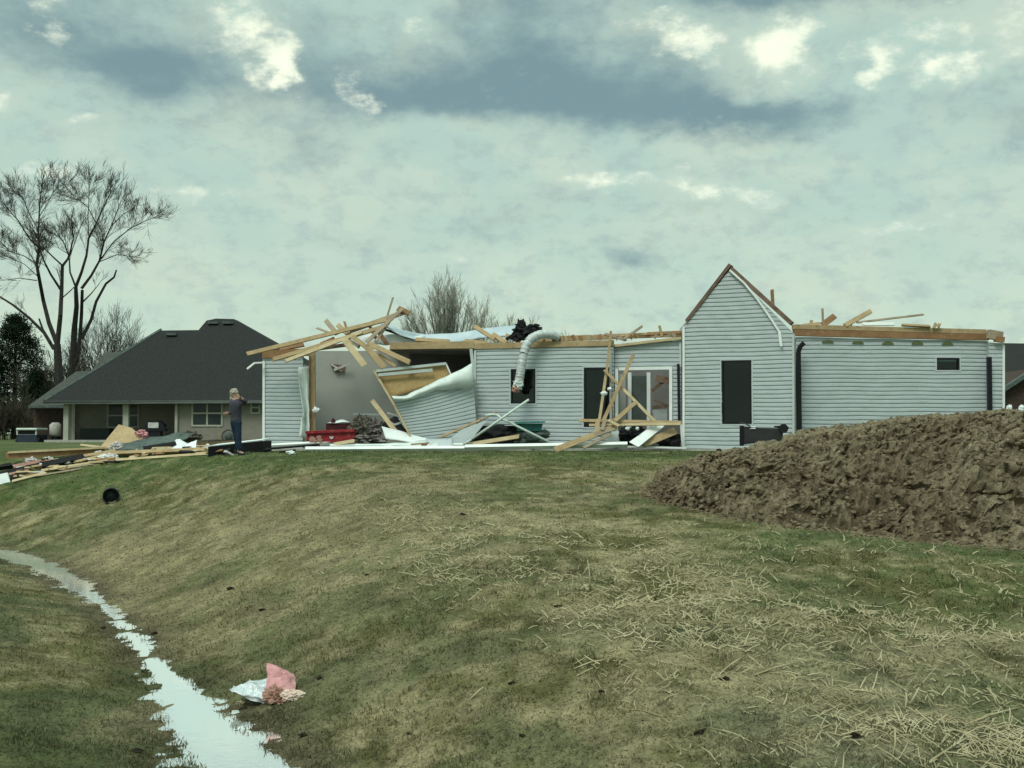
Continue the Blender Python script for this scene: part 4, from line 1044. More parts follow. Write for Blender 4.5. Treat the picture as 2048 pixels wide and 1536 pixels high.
mb = MB(); lump(mb, P(748, 858, 37.7), .25, .2, .22, 14, .5, 2.5, 4); lump(mb, P(740, 880, 37.2), .45, .3, .12, 11, .5, 2.5, 4); setp(mb.build('bedding_heap', mat('grey_bedding', (.22, .20, .19), (.12, .105, .10), 7, .9, .6, 15)), 'grey rumpled bedding between insulation and white sheet', 'bedding')
mb = MB(); q = [P(758, 850, 37.9), P(800, 826, 38.0), P(818, 868, 37.8), P(790, 872, 37.8)]; mb.hexa(q, [v + Vector((0, .12, 0)) for v in q]); setp(mb.build('broken_board', M['black']), 'black broken panel behind the leaning pale board', 'panel')
for (a, b, c, d, mt) in ((768, 838, 790, 850, 'scrap'), (775, 826, 795, 832, 'scrap'), (788, 850, 800, 846, 'trim_grey')):
    board(a, b, 37.6, c, d, 37.6, 4, 'pale slat on the black broken panel', mt, .03, 'pale slats on the black panel', 'slat', 0, 'slat')
sheet(quad(P(772, 880, 37.0), P(880, 892, 36.7), P(862, 878, 37.0), P(762, 853, 37.3)), 14, 6, .015, M['paper'], 'wallboard_sheet', None, .05, 5, 1.5); setp(bpy.data.objects['wallboard_sheet'], 'white wallboard sheet sliding out over the foundation', 'wallboard')
sheet(quad(P(700, 895, 36.5), P(880, 892, 36.5), P(877, 880, 36.9), P(760, 889, 36.9)), 14, 4, .012, M['wrap'], 'wrap_sheet', None, .05, 9, 2); setp(bpy.data.objects['wrap_sheet'], 'thin white wrap lying in front of the wallboard sheet', 'plastic sheet')
board(668, 889, 36.6, 708, 882, 36.6, 7, 'short pale board end below the red chest', 'wood_pale', .06)
mb = MB(); lump(mb, P(848, 889, 36.4), .08, .06, .05, 2); beam(mb, P(822, 889, 36.4), P(858, 886, 36.4), .04, .03); setp(mb.build('broken_bracket', M['wood_brown']), 'small brown broken bracket on the white sheets', 'bracket')
# curtain-like wrap at the left corner wall
def cur(u, v):
    w0 = 601 + 5 * math.sin(v * 5) - 3 * (v < .3); w1 = 618
    return P(w0 + (w1 - w0) * u, 876 - 143 * v, 37.9 - .12 * math.sin(u * 7 + v * 4))
sheet(cur, 10, 22, .012, M['wrap'], 'house_wrap', None, .03, 4, 3); setp(bpy.data.objects['house_wrap.001'] if 'house_wrap.001' in bpy.data.objects else bpy.data.objects['house_wrap'], 'long loose white wrap hanging beside the bare stud', 'house wrap')
for (px, py, Y_, r_, lab) in ((632, 820, 37.9, .10, 'round white box hanging by the bare stud'), (1208, 787, 36.5, .085, 'white scrap caught on the thin upright board'), (1219, 778, 36.6, .06, 'smaller white scrap right of the upright board'),
                         (1275, 857, 36.1, .05, 'white scrap right of centre under the horizontal boards'), (1255, 857, 36.2, .06, 'white scrap left of centre under the horizontal boards')):
    mb = MB(); lump(mb, P(px, py, Y_), r_, r_ * .6, r_ * .8, px, .3, 2, 3); setp(mb.build('white_scrap', M['paper'], smooth=True), lab, 'scrap')
# black sheeting and teal tub at the hole in the wall
mb = MB(); lump(mb, P(985, 873, 37.35), .62, .3, .30, 21, .3, 1.6, 4); setp(mb.build('black_sheeting', M['black_matte'], smooth=True), 'black plastic sheeting bulging from the hole under the small window', 'plastic sheeting')
mb = MB(); lump(mb, P(1062, 877, 37.0), .42, .25, .24, 22, .35, 1.6, 4); setp(mb.build('dark_tarp', M['felt'], smooth=True), 'dark grey-green tarp heap right of the black sheeting', 'tarp')
tub = thing('storage_tub', 'teal plastic storage tub behind the bent pipe', 'storage tub', P(1062, 862, 37.3))
mb = MB(); q = [P(1035, 862, 36.85), P(1082, 862, 36.85), P(1086, 847, 36.85), P(1032, 847, 36.85)]; mb.hexa(q, [v + Vector((0, .3, 0)) for v in q]); mb.build('body', M['teal'], tub)
mb = MB(); beam(mb, P(1029, 845, 36.83), P(1090, 844, 36.83), .05, .36); mb.build('lid', M['teal'], tub)
mb = MB(); q = [P(879, 892, 36.75), P(932, 892, 36.9), P(975, 840, 37.25), P(925, 858, 37.0)]; mb.hexa(q, [v + Vector((0, .04, 0)) for v in q]); setp(mb.build('siding_scrap', M['siding']), 'triangular scrap of grey siding under the thin sloping board', 'siding')
sheet(quad(P(862, 893, 36.5), P(905, 892, 36.5), P(905, 876, 36.9), P(850, 878, 36.8)), 8, 4, .012, M['siding'], 'siding_scrap', None, .03, 3, 2); setp(bpy.data.objects['siding_scrap.001'], 'pale flat siding scrap left of the triangular one', 'siding')
# dark things low in the door opening
mb = MB(); lump(mb, P(1262, 872, 37.0), .32, .2, .24, 31, .45, 2, 4); lump(mb, P(1338, 880, 37.3), .4, .2, .2, 33, .4, 2, 3); setp(mb.build('dark_debris', M['black_matte']), 'dark broken furniture in the bottom of the door opening', 'debris')
sheet(quad(P(1210, 886, 36.7), P(1240, 886, 36.7), P(1238, 862, 36.9), P(1222, 862, 36.9)), 6, 4, .02, M['trim_grey'], 'board_scrap', None, .03); setp(bpy.data.objects['board_scrap'], 'pale upright scrap left of the white column', 'scrap')
mb = MB(); beam(mb, P(1245, 893, 36.4), P(1372, 896, 36.5), .05, .1); mb.build('door_sill', M['trim'], house)

# ------------------------------------------------------------------ wheeled bin behind the mound
wb = thing('wheelie_bin', 'black wheeled rubbish bin lying on its side below the gable window', 'rubbish bin', P(1525, 880, 33.0))
YB = 33.0
mb = MB(); a = [P(1486, 853, YB), P(1486, 889, YB), P(1486, 889, YB + .62), P(1486, 853, YB + .62)]; b = [P(1566, 857, YB + .06), P(1566, 881, YB + .06), P(1566, 881, YB + .5), P(1566, 857, YB + .5)]
mb.hexa(a, b); mb.build('body', M['bin'], wb, bevel=.03)
mb = MB(); a = [P(1479, 851, YB - .03), P(1479, 892, YB - .03), P(1479, 892, YB + .66), P(1479, 851, YB + .66)]; b = [P(1488, 851, YB - .03), P(1488, 892, YB - .03), P(1488, 892, YB + .66), P(1488, 851, YB + .66)]; mb.hexa(a, b); mb.build('rim', M['black'], wb, bevel=.01)
sheet(lambda u, v: P(1479 + 22 * u, 846 + 7 * u * u - 1 * v, YB - .05 + .7 * v), 6, 4, .02, M['bin'], 'lid', wb)
for dy in (.02, .5):
    mb = MB(); c = P(1567, 857, YB + dy); mb.tube([c + Vector((0, -.04, 0)), c + Vector((0, .04, 0))], .115, 16); wh = mb.build('wheel', M['black_matte'], wb)
mb = MB(); beam(mb, P(1552, 853, YB + .25), P(1574, 856, YB + .25), .04, .5); mb.build('axle', M['black'], wb)
mb = MB(); q = [P(1499, 852, YB + .1), P(1511, 853, YB + .1), P(1511, 858, YB - .01), P(1499, 858, YB - .01)]; mb.hexa(q, [v + Vector((0, 0, .01)) for v in q]); mb.build('sticker', M['scrap'], wb)

# ------------------------------------------------------------------ drain pipe end in the bank
c = G(222, 1005); c = P(222, 992, c.y)
dp = thing('drain_pipe', 'round dark green drain pipe mouth standing out of the bank', 'drain pipe', c)
mb = MB(); n = 28; R0 = 16.5 * c.y / F; R1 = R0 * .86; ax = Vector((-c.x, -c.y, .4)).normalized(); sx = ax.cross(Vector((0, 0, 1))).normalized(); sz = sx.cross(ax)
vs = []
for (r_, off) in ((R0, .5), (R0, -.10), (R1, -.10), (R1, .10)):
    for k in range(n): vs.append(c + ax * -off + (sx * math.cos(2 * math.pi * k / n) + sz * math.sin(2 * math.pi * k / n)) * r_)
fs = [(q * n + k, q * n + (k + 1) % n, (q + 1) * n + (k + 1) % n, (q + 1) * n + k) for q in range(3) for k in range(n)]
mb.add(vs, fs); mb.build('pipe_body', M['black'], dp, True)
mb = MB(); mb.add([c - ax * .05 + (sx * math.cos(2 * math.pi * k / n) + sz * math.sin(2 * math.pi * k / n)) * R1 for k in range(n)] + [c + ax * .0], [(k, (k + 1) % n, n) for k in range(n)]); mb.build('dark_inside', M['greenplastic'], dp)  # dark disc stands in for the shade inside the pipe

# ------------------------------------------------------------------ foil and pink insulation by the ditch
p0 = G(535, 1408); YF = p0.y
def foilf(u, v):
    xs = [465, 500, 520, 545, 552]; k = u * 4; i = min(3, int(k)); f = k - i
    top = [1377, 1360, 1358, 1363, 1385]; bot = [1385, 1402, 1412, 1415, 1410]
    x = xs[i] + (xs[i + 1] - xs[i]) * f; yt = top[i] + (top[i + 1] - top[i]) * f; yb = bot[i] + (bot[i + 1] - bot[i]) * f
    return P(x, yb + (yt - yb) * v, YF + .30 * v - .10 * math.sin(v * math.pi))
o = sheet(foilf, 30, 18, .006, M['foil'], 'foil_sheet', None, .06, 6, 11, smooth=False); setp(o, 'crumpled silver-blue foil sheet lying on the ditch bank', 'foil')
def pinkf(u, v):
    xs0, xs1 = 534, 583; yt = 1328 + 26 * u ** 1.6; yb = 1392 + 6 * u
    x = xs0 + (xs1 - xs0) * u + 5 * math.sin(v * 3); y = yb + (yt - yb) * v
    return P(x, y, YF + .05 + .22 * v - .06 * math.sin(u * math.pi))
ins = thing('insulation_batt', 'torn pink insulation batt standing up beside the foil sheet', 'insulation', p0)
o = sheet(pinkf, 18, 20, .05, M['pink'], 'upright_flap', ins, .022, 2, 14, smooth=False)
mb = MB(); lump(mb, P(562, 1398, YF - .02), .12, .09, .07, 4, .28, 3.5, 4); lump(mb, P(548, 1392, YF), .09, .08, .08, 8, .28, 3.5, 4); mb.build('crumpled_base', M['tan_insul'], ins)
mb = MB(); lump(mb, P(583, 1393, YF - .06), .10, .07, .055, 12, .22, 3.5, 4); lump(mb, P(597, 1390, YF - .06), .055, .05, .04, 13, .22, 3.5, 3); mb.build('torn_tuft', mat('pale_pink_insulation', (.62, .36, .34), (.66, .55, .46), 5, .95, 1, 30), ins)
mb = MB(); lump(mb, P(480, 1406, YF), .035, .04, .022, 15, .4, 3, 3); lump(mb, P(555, 1416, YF - .1), .09, .03, .02, 16, .4, 3, 3); setp(mb.build('mud_clump', M['paleclod']), 'muddy brown clump under the foil sheet', 'mud clump')

# ------------------------------------------------------------------ debris field on the left
def gboard(x1, y1, x2, y2, wpx, label, mt='wood', th=.05, lift=0.0, group=None, name='board', cat='board'):
    p = G(x1, y1 + wpx / 2); q = G(x2, y2 + wpx / 2)
    h = wpx * (p.y + q.y) / 2 / F
    p = p + Vector((0, 0, h / 2 + lift)); q = q + Vector((0, 0, h / 2 + lift))
    mb = MB(); beam(mb, p, q, h, th, facing=Vector((0, -1, .5)), rough=.05, seg=4, rnd=rb); return setp(mb.build(name, M[mt]), label, cat, group)
YL = 37.0
mb = MB(); beam(mb, P(16, 911, YL - 1), P(212, 900, YL), 13 * YL / F, .08, rough=.08, seg=4); setp(mb.build('header_beam', M['wood_brown']), 'long brown header beam lying at the back left of the debris', 'beam')
mb = MB(); beam(mb, P(14, 905, YL - 1), P(212, 895, YL - .02), 4 * YL / F, .22, rough=.1, seg=4); setp(mb.build('board', M['wood_pale']), 'pale flat board lying on top of the long brown beam', 'board')
board(162, 890, YL + .5, 210, 895, YL + .3, 4, 'short pale board behind the tilted strand board', 'wood_pale')
mb = MB(); q = [P(197, 898, 36.9), P(237, 849, 37.6), P(262, 856, 37.5), P(286, 878, 37.2), P(245, 893, 36.9)]; mb.hexa(q, [v + Vector((.02, .03, 0)) for v in q]); setp(mb.build('strand_board', M['wood']), 'tan strand board panel tilted up in the debris', 'board panel')
sheet(quad(P(228, 904, 36.3), P(345, 890, 36.5), P(392, 866, 37.6), P(246, 880, 37.2)), 18, 8, .03, M['felt'], 'roofing_felt', None, .10, 3, 1.6); setp(bpy.data.objects['roofing_felt'], 'large grey-green roofing felt sheet draped over the debris', 'roofing felt')
board(288, 897, 36.3, 352, 887, 36.5, 7, 'black strip under the roofing felt sheet', 'black_matte', .1, None, 'strip', 0, 'strip')
mb = MB(); lump(mb, P(284, 868, 37.3), .16, .14, .12, 3, .4, 3, 3); setp(mb.build('pink_insulation', M['pink']), 'pink insulation wad on top of the debris', 'insulation')
mb = MB(); lump(mb, P(232, 894, 36.5), .17, .14, .13, 4, .4, 3, 3); setp(mb.build('pale_wad', M['scrap']), 'pale lilac wad below the tilted strand board', 'scrap')
mb = MB(); lump(mb, P(378, 873, 37.6), .33, .2, .12, 5, .5, 3, 4); lump(mb, P(396, 874, 37.5), .12, .12, .08, 6, .4, 3, 3); setp(mb.build('blanket_heap', M['insul']), 'grey-green blanket heap on the right end of the felt', 'blanket')
def tent(u, v):
    xs = [334, 352, 362, 376, 392]; tp_ = [897, 880, 879, 890, 881]; k = u * 4; i = min(3, int(k)); f = k - i
    return P(xs[i] + (xs[i + 1] - xs[i]) * f, 899 + (tp_[i] + (tp_[i + 1] - tp_[i]) * f - 899) * v, 36.3 + .4 * v)
sheet(tent, 18, 6, .015, M['paper'], 'white_sheet', None, .05, 3, 4, smooth=False); setp(bpy.data.objects['white_sheet'], 'crumpled white sheet in front of the blanket heap', 'paper')
gboard(25, 964, 92, 946, 5, 'pale board nearest the white panel at the left edge', 'wood_pale')
gboard(85, 943, 232, 920, 5, 'long pale board along the front left edge of the debris', 'wood_pale')
gboard(232, 921, 416, 908, 5, 'long pale board along the front edge, ending at the black slab', 'wood_pale')
gboard(225, 910, 416, 903, 7, 'broad board lying behind the front edge near the black slab', 'wood', .25)
gboard(300, 903, 414, 898, 6, 'board behind the broad one left of the black slab', 'wood_pale', .3)
gboard(150, 930, 262, 900, 5, 'diagonal board crossing the debris below the felt', 'wood', .06, .05)
gboard(18, 950, 130, 927, 5, 'pinkish board slanting at the left of the debris', 'tan_insul')
gboard(28, 936, 95, 924, 7, 'pink-faced foam board behind the pinkish board', 'tan_insul', .2)
gboard(0, 950, 86, 930, 8, 'black roofing strip at the far left', 'black_matte', .15, name='strip', cat='strip')
gboard(84, 934, 168, 917, 11, 'thick black roofing strip in the middle left', 'black_matte', .25, name='strip', cat='strip')
gboard(20, 958, 50, 952, 8, 'short black strip beside the white panel', 'black_matte', .15, name='strip', cat='strip')
gboard(0, 938, 24, 936, 6, 'grey shingle strip at the left picture edge', 'shingle', .3, name='strip', cat='strip')
gboard(100, 922, 170, 914, 4, 'pale board behind the thick black strip', 'wood_pale')
gboard(130, 938, 210, 926, 4, 'greyed board along the front left edge', 'wood_gray')
gboard(60, 955, 160, 938, 3, 'thin greyed lath in the grass left', 'wood_gray', .04)
gboard(150, 919, 230, 905, 6, 'board lying behind the diagonal board', 'wood', .2)
gboard(255, 902, 300, 897, 5, 'short dark board under the felt edge', 'wood_brown', .2)
gboard(394, 895, 468, 888, 5, 'brown board left of the standing person', 'wood_brown', .3)
gboard(380, 889, 440, 885, 4, 'dark board beyond the crumpled white sheet', 'rake', .3)
gboard(420, 890, 470, 884, 4, 'black flat strip behind the standing person', 'black_matte', .3, name='strip', cat='strip')
gboard(528, 897, 620, 893, 5, 'pale flat board on the grass below the left corner', 'wood_pale', .2)
gboard(560, 904, 640, 895, 3, 'dark thin lath on the grass below the left corner', 'black_matte', .05)
rt = random.Random(9)
for i in range(90):
    px = rt.uniform(20, 500); top_ = np.interp(px, [0, 150, 230, 420, 500], [938, 915, 903, 899, 900]); bot_ = np.interp(px, [0, 100, 230, 420, 500], [968, 945, 922, 910, 908])
    py = rt.uniform(top_, bot_); L = rt.uniform(8, 34); an = rt.uniform(-.35, .05)
    mt, lab, nm, ct_ = rt.choice([('wood_pale', 'small pale wood scrap in the left debris', 'wood_scrap', 'wood scrap'), ('wood', 'small tan wood scrap in the left debris', 'wood_scrap', 'wood scrap'), ('wood_brown', 'small brown wood scrap in the left debris', 'wood_scrap', 'wood scrap'), ('black_matte', 'small black roofing scrap in the left debris', 'roofing_scrap', 'roofing scrap'), ('scrap', 'small pale paper scrap in the left debris', 'paper_scrap', 'paper scrap')])
    gboard(px, py, px + L, py + L * an * .6, rt.uniform(2, 5), lab, mt, rt.uniform(.05, .2), rt.uniform(0, .04), lab.replace('small ', '').split(' scrap')[0] + ' scraps in the left debris', nm, ct_)
for (px, py, r_, mt, lab) in ((62, 921, .11, 'scrap', 'white wad on the brown grass left'), (206, 918, .10, 'paper', 'bright white wad near the diagonal board'), (96, 920, .09, 'scrap', 'pale green-white wad behind the black strip'), (222, 916, .12, 'scrap', 'pale crumpled wad right of the bright white one'), (412, 893, .1, 'paper', 'white wad by the left end of the black slab'), (582, 905, .07, 'paper', 'small white wad in the grass below the left corner'), (583, 893, .05, 'sleeve', 'small dark wad on the pale strip below the left corner')):
    p = G(px, py + 3); mb = MB(); lump(mb, (p.x, p.y, p.z + r_ * .5), r_ * 1.4, r_, r_ * .8, px, .4, 2.5, 3); setp(mb.build('crumpled_wad', M[mt]), lab, 'scrap')
mb = MB(); q = [G(-12, 975), G(20, 965)]; q = [q[0], q[1], P(14, 945, q[1].y + .1), P(-12, 951, q[0].y + .1)]; mb.hexa(q, [v + Vector((0, .05, 0)) for v in q]); setp(mb.build('white_board', M['paper']), 'white panel standing at the left picture edge', 'panel')
# black slab with white upper face
sl = thing('black_slab', 'long black slab with white upper face lying behind the person', 'roof slab', P(470, 912, 35.7))
a, b = G(416, 915), G(526, 904)
ha = 21 * a.y / F; hb = 22 * b.y / F
mb = MB(); q = [a + Vector((0, 0, -.03)), b + Vector((0, 0, -.03)), b + Vector((-.0, 0, hb)), a + Vector((0, 0, ha))]; mb.hexa(q, [v + Vector((.1, .7, .0)) for v in q]); lump(mb, b + Vector((.1, 0, .05)), .12, .08, .05, 3); mb.build('body', M['black_matte'], sl)
mb = MB(); k0 = a + Vector((0, 0, ha + .004)); k1 = b + Vector((-.05, 0, hb + .004)); q = [k0, k1, k1 + Vector((.1, .7, .05)), k0 + Vector((.1, .7, .05))]; mb.hexa([v + Vector((0, 0, .02)) for v in q][::-1], q[::-1]); mb.build('upper_face', M['paper'], sl)

# ------------------------------------------------------------------ the person
pf = G(481, 910); YP = pf.y; S = 1.0
def PP(px, py, dy=0): return P(px, py, YP + dy)
person = thing('person', 'person with grey-blond hair in slate jacket and jeans raising a hand to the face', 'person', pf)
def skin_obj(name, chains, material, parent, sub=2):
    """chains: list of [(point, radius), ...]; points equal to an existing one join there"""
    vs = []; rs_ = []; es = []
    def idx(p, r_):
        for i, v in enumerate(vs):
            if (v - p).length < 1e-5: return i
        vs.append(Vector(p)); rs_.append(r_); return len(vs) - 1
    for ch in chains:
        prev = None
        for p, r_ in ch:
            i = idx(p, r_)
            if prev is not None and i != prev: es.append((prev, i))
            prev = i
    L = rootloc(parent); me = bpy.data.meshes.new(name); me.from_pydata([v - L for v in vs], es, []); me.materials.append(material)
    o = bpy.data.objects.new(name, me); COL.objects.link(o); o.parent = parent
    sk = o.modifiers.new('skin', 'SKIN'); sk.use_smooth_shade = True
    for i, d in enumerate(me.skin_vertices[0].data if me.skin_vertices else []): pass
    return o, me, rs_
def finish_skin(o, me, rs_, sub=2):
    bpy.context.view_layer.objects.active = o
    lay = me.skin_vertices[0].data if len(me.skin_vertices) else None
    if lay is None:
        bm = bmesh.new(); bm.from_mesh(me); bm.verts.layers.skin.verify(); bm.to_mesh(me); bm.free(); lay = me.skin_vertices[0].data
    for i, r_ in enumerate(rs_): lay[i].radius = (r_, r_) if not isinstance(r_, tuple) else r_; lay[i].use_root = (i == 0)
    ss = o.modifiers.new('subdivision', 'SUBSURF'); ss.levels = sub; ss.render_levels = sub
hip = PP(472, 846); waist = PP(472, 833); chest_ = PP(472, 815); neckb = PP(472, 801); neck = PP(471, 796); head = PP(469, 789); crown = PP(469, 784)
sL = PP(465, 803, .10); sR = PP(481, 803, -.05); eR = PP(493, 803, -.12); hR = PP(484, 797, -.16); eL = PP(462, 826, .08); hL = PP(457, 826, -.10)
hipL = PP(468, 850, .06); hipR = PP(476, 850, -.06); kL = PP(474, 877, .05); kR = PP(477, 877, -.08); aL = PP(477, 903, .06); aR = PP(480, 905, -.08)
footL = aL + Vector((.10, -.08, -.03)); footR = aR + Vector((.12, -.06, -.03))
def hand(root, d, side, k=1.0):
    d = Vector(d).normalized(); s_ = Vector(side).normalized(); out = [[(root, .024), (root + d * .05, (.030))]]
    palm = root + d * .075
    out[0].append((palm, .026))
    for i, (off, ln) in enumerate(((-.027, .062), (-.009, .072), (.009, .068), (.026, .052))):
        b_ = palm + s_ * off; n_ = d.cross(s_) * .02
        out.append([(palm, .026), (b_ + d * .02, .009), (b_ + d * (.02 + ln * .55) + n_, .008), (b_ + d * (.015 + ln * .85) + n_ * 2.4, .007)])
    out.append([(root + d * .05, .030), (root + d * .06 + s_ * .045, .010), (root + d * .095 + s_ * .055, .008)])
    return out
chains = [[(hip, .11), (waist, .11), (chest_, .15), (neckb, .095), (neck, .052), (head, .085), (crown, .075)],
          [(neckb, .095), (sR, .062), (eR, .043), (hR, .026)], [(neckb, .095), (sL, .062), (eL, .043), (hL, .026)],
          [(hip, .11), (hipL, .07), (kL, .060), (aL, .038), (footL, .035)], [(hip, .11), (hipR, .07), (kR, .060), (aR, .038), (footR, .035)]]
hands = hand(hR, (-.7, -.3, .45), (.5, -.3, .7)) + hand(hL, (-.5, -.8, -.1), (.2, .1, 1))
o, me, r_ = skin_obj('body', chains + hands, M['skin'], person); finish_skin(o, me, r_, 2)
jc = [[(PP(472, 849), .165), (PP(472, 838), .155), (waist, .145), (chest_, .172), (neckb, .115), (PP(471, 799), .07)],
      [(neckb, .115), (sR, .082), (eR, .062), (hR.lerp(eR, .15), .044)], [(neckb, .115), (sL, .082), (eL, .062), (hL.lerp(eL, .04), .042)]]
o, me, r_ = skin_obj('jacket', jc, M['jacket'], person); finish_skin(o, me, r_)
o, me, r_ = skin_obj('sleeve', [[(sR.lerp(eR, .35), .078), (eR, .070), (hR.lerp(eR, .12), .052)]], M['sleeve'], person); finish_skin(o, me, r_)
jn = [[(PP(472, 842), .14), (hip + Vector((0, 0, -.03)), .145), (hipL, .105), (kL, .080), (aL + Vector((0, 0, .03)), .068)], [(hip + Vector((0, 0, -.03)), .145), (hipR, .105), (kR, .080), (aR + Vector((0, 0, .03)), .068)]]
o, me, r_ = skin_obj('jeans', jn, M['jeans'], person); finish_skin(o, me, r_)
for a_f, f_f in ((aL, footL), (aR, footR)):
    o, me, r_ = skin_obj('shoe', [[(a_f + Vector((-.03, .02, -.03)), .045), (a_f.lerp(f_f, .5) + Vector((0, 0, -.02)), .048), (f_f + Vector((.03, 0, -.01)), .04)]], M['shoe'], person, 1); finish_skin(o, me, r_, 1)
mb = MB(); lump(mb, head + Vector((-.015, .02, .05)), 0.108, .108, .105, 3, .12, 2.5, 4); lump(mb, head + Vector((-.07, .05, -.08)), 0.06, .07, .10, 8, .2, 2.5, 3); mb.build('hair', M['hair'], person)
mb = MB(); hd = head + Vector((.072, -.055, .0)); lump(mb, hd + Vector((.018, -.012, -.005)), .014, .012, .022, 1, .1, 1, 2); mb.build('nose', M['skin'], person)
for s_ in (-.028, .028):
    mb = MB(); lump(mb, hd + Vector((-.004 + s_ * .6, -.014 + s_ * .8, .022)), .009, .008, .006, 1, 0, 1, 2); mb.build('eye', M['black'], person)
mb = MB(); lump(mb, hd + Vector((.004, -.012, -.038)), .016, .014, .006, 1, 0, 1, 2); mb.build('mouth', M['tan_insul'], person)
mb = MB(); c_ = hR + Vector((-.03, -.03, .05)); mb.box(c_ - Vector((.012, .035, .065)), c_ + Vector((.0, .035, .065))); setp(mb.build('phone', M['black']), 'black phone held up to the face of the standing person', 'phone')

# ------------------------------------------------------------------ neighbouring house on the left
YH = 70.0
nh = thing('neighbour_house', 'beige single-storey house with large dark hip roof and porch', 'house', P(330, 885, YH))
ze = P(300, 802, YH).z
def onslope(px, py, k=1.7, Y0=YH - .6):
    d = ray(px, py)   # plane: Y = Y0 + k*(z - ze)
    t_ = (Y0 + k * (CAMZ - ze)) / (d.y - k * d.z); q = d * t_; return Vector((q.x, q.y, q.z + CAMZ))
top = [(85, 804), (318, 661), (397, 660), (413, 641), (432, 637), (468, 638), (560, 697), (680, 776), (700, 802)]
tv = [onslope(*q) for q in top]
mb = MB(); mb.add(tv, [tuple(range(len(tv)))[::-1]])
bk = [Vector((v.x, 2 * max(tv[2].y, v.y) + 6 - v.y if False else (YH + 2 * (max(x.y for x in tv) - YH) + 1 - (v.y - YH)), v.z)) for v in tv]
n0 = len(tv)
mb.add(tv + bk, [(i, n0 + i, n0 + i + 1, i + 1) for i in range(0, n0 - 1)]); mb.add(bk, [tuple(range(len(bk)))])
roof = mb.build('roof', M['shingle'], nh)
for (x, y) in ((344, 671), (427, 648), (457, 648)):
    p = onslope(x, y); mb = MB(); mb.box((p.x - .3, p.y - .25, p.z), (p.x + .3, p.y + .15, p.z + .14)); mb.build('roof_vent', M['felt'], roof)
mb = MB(); beam(mb, P(86, 805, YH - .62), P(640, 803, YH - .62), .16, .1); mb.build('gutter', mat('grey_gutter', (.12, .14, .13), None, 3, .6), nh)
mb = MB(); beam(mb, P(88, 801, YH - .5), onslope(322, 660) + Vector((0, 0, .03)), .12, .12); mb.build('hip_ridge', M['felt'], nh)
def nbox(x0, y0, x1, y1, Y_, dep, mt, name, par=nh):
    a = P(x0, y1, Y_); b = P(x1, y0, Y_); mb = MB(); mb.box((a.x, Y_, a.z), (b.x, Y_ + dep, b.z)); return mb.build(name, M[mt], par)
nbox(352, 805, 640, 888, YH, 14, 'stucco', 'wall'); nbox(140, 806, 352, 888, YH + 2.6, 11, 'stucco', 'wall')
mb = MB(); mb.box((P(90, 800, YH).x, YH - .4, ze - .05), (P(640, 800, YH).x, YH + 16, ze - .02)); mb.build('soffit', M['stucco'], nh)
nbox(88, 880, 352, 888, YH - .2, 2.8, 'concrete', 'porch_floor')
for (x0, x1) in ((126, 137), (245, 257), (349, 355)): nbox(x0, 806, x1, 887, YH - .15, .3, 'beige', 'porch_post')
nbox(143, 806, 150, 887, YH + 2.2, .3, 'beige', 'porch_post')
def nwin(x0, y0, x1, y1, Y_, cols, hsplit=True, mat_='beige'):
    a = P(x0, y1, Y_); b = P(x1, y0, Y_); fw = .09; mb = MB()
    mb.box((a.x, Y_ - .05, a.z), (b.x, Y_ - .01, a.z + fw)); mb.box((a.x, Y_ - .05, b.z - fw), (b.x, Y_ - .01, b.z))
    for i in range(cols + 1):
        x = a.x + (b.x - a.x - fw) * i / cols; mb.box((x, Y_ - .052, a.z + fw), (x + fw, Y_ - .008, b.z - fw))
    if hsplit: zc = (a.z + b.z) / 2; mb.box((a.x + fw, Y_ - .048, zc - .04), (b.x - fw, Y_ - .012, zc + .04))
    f = mb.build('window', M[mat_], nh); mb = MB(); mb.box((a.x + .04, Y_ - .03, a.z + .04), (b.x - .04, Y_ - .02, b.z - .04)); mb.build('pane', mat('far_glass', (.03, .045, .045), (.015, .022, .022), 1.2, .15), f)
nwin(383, 800, 446, 853, YH, 2); nwin(501, 802, 521, 828, YH, 1); nwin(214, 806, 279, 856, YH + 2.6, 2)
mb = MB(); mb.box((P(163, 858, YH + 1.8).x, YH + 1.5, P(163, 886, YH + 1.5).z), (P(222, 858, YH + 1.8).x, YH + 2.3, P(163, 857, YH + 1.8).z)); o = mb.build('porch_bench', mat('dark_green_grey', (.03, .042, .040), None, 3, .7), bevel=.03); setp(o, 'dark slatted bench or box on the neighbour porch', 'bench')
gr = thing('barbecue_grill', 'black barbecue grill with pale front panel on the neighbour porch', 'barbecue', P(305, 886, YH - .8))
YG = YH - .8
mb = MB(); a = [P(288, 862, YG), P(330, 862, YG), P(326, 848, YG), P(316, 841, YG), P(298, 841, YG), P(290, 849, YG)]; mb.hexa(a, [v + Vector((0, .6, 0)) for v in a]); mb.build('hood', M['black'], gr)
mb = MB(); a = P(296, 885, YG); b = P(320, 861, YG); mb.box((a.x, YG + .05, a.z), (b.x, YG + .55, b.z)); mb.build('cabinet', M['black'], gr)
mb = MB(); a = P(296, 856, YG - .03); b = P(317, 845, YG - .03); mb.box((a.x, YG - .04, a.z), (b.x, YG - .005, b.z)); mb.build('front_panel', M['scrap'], gr)
for (x0, x1) in ((281, 295), (321, 335)):
    mb = MB(); a = P(x0, 858, YG); b = P(x1, 855, YG); mb.box((a.x, YG, a.z), (b.x, YG + .5, b.z)); mb.build('side_shelf', M['black'], gr)
mb = MB(); c_ = P(457, 873, YH - .4)
rg = [c_ + Vector((.33 * math.cos(t_), 0, .36 * math.sin(t_))) for t_ in np.linspace(0, 2 * math.pi, 24)]; mb.tube(rg, .05, 8); mb.tube([c_ + Vector((0, -.05, 0)), c_ + Vector((0, .1, 0))], .22, 14)
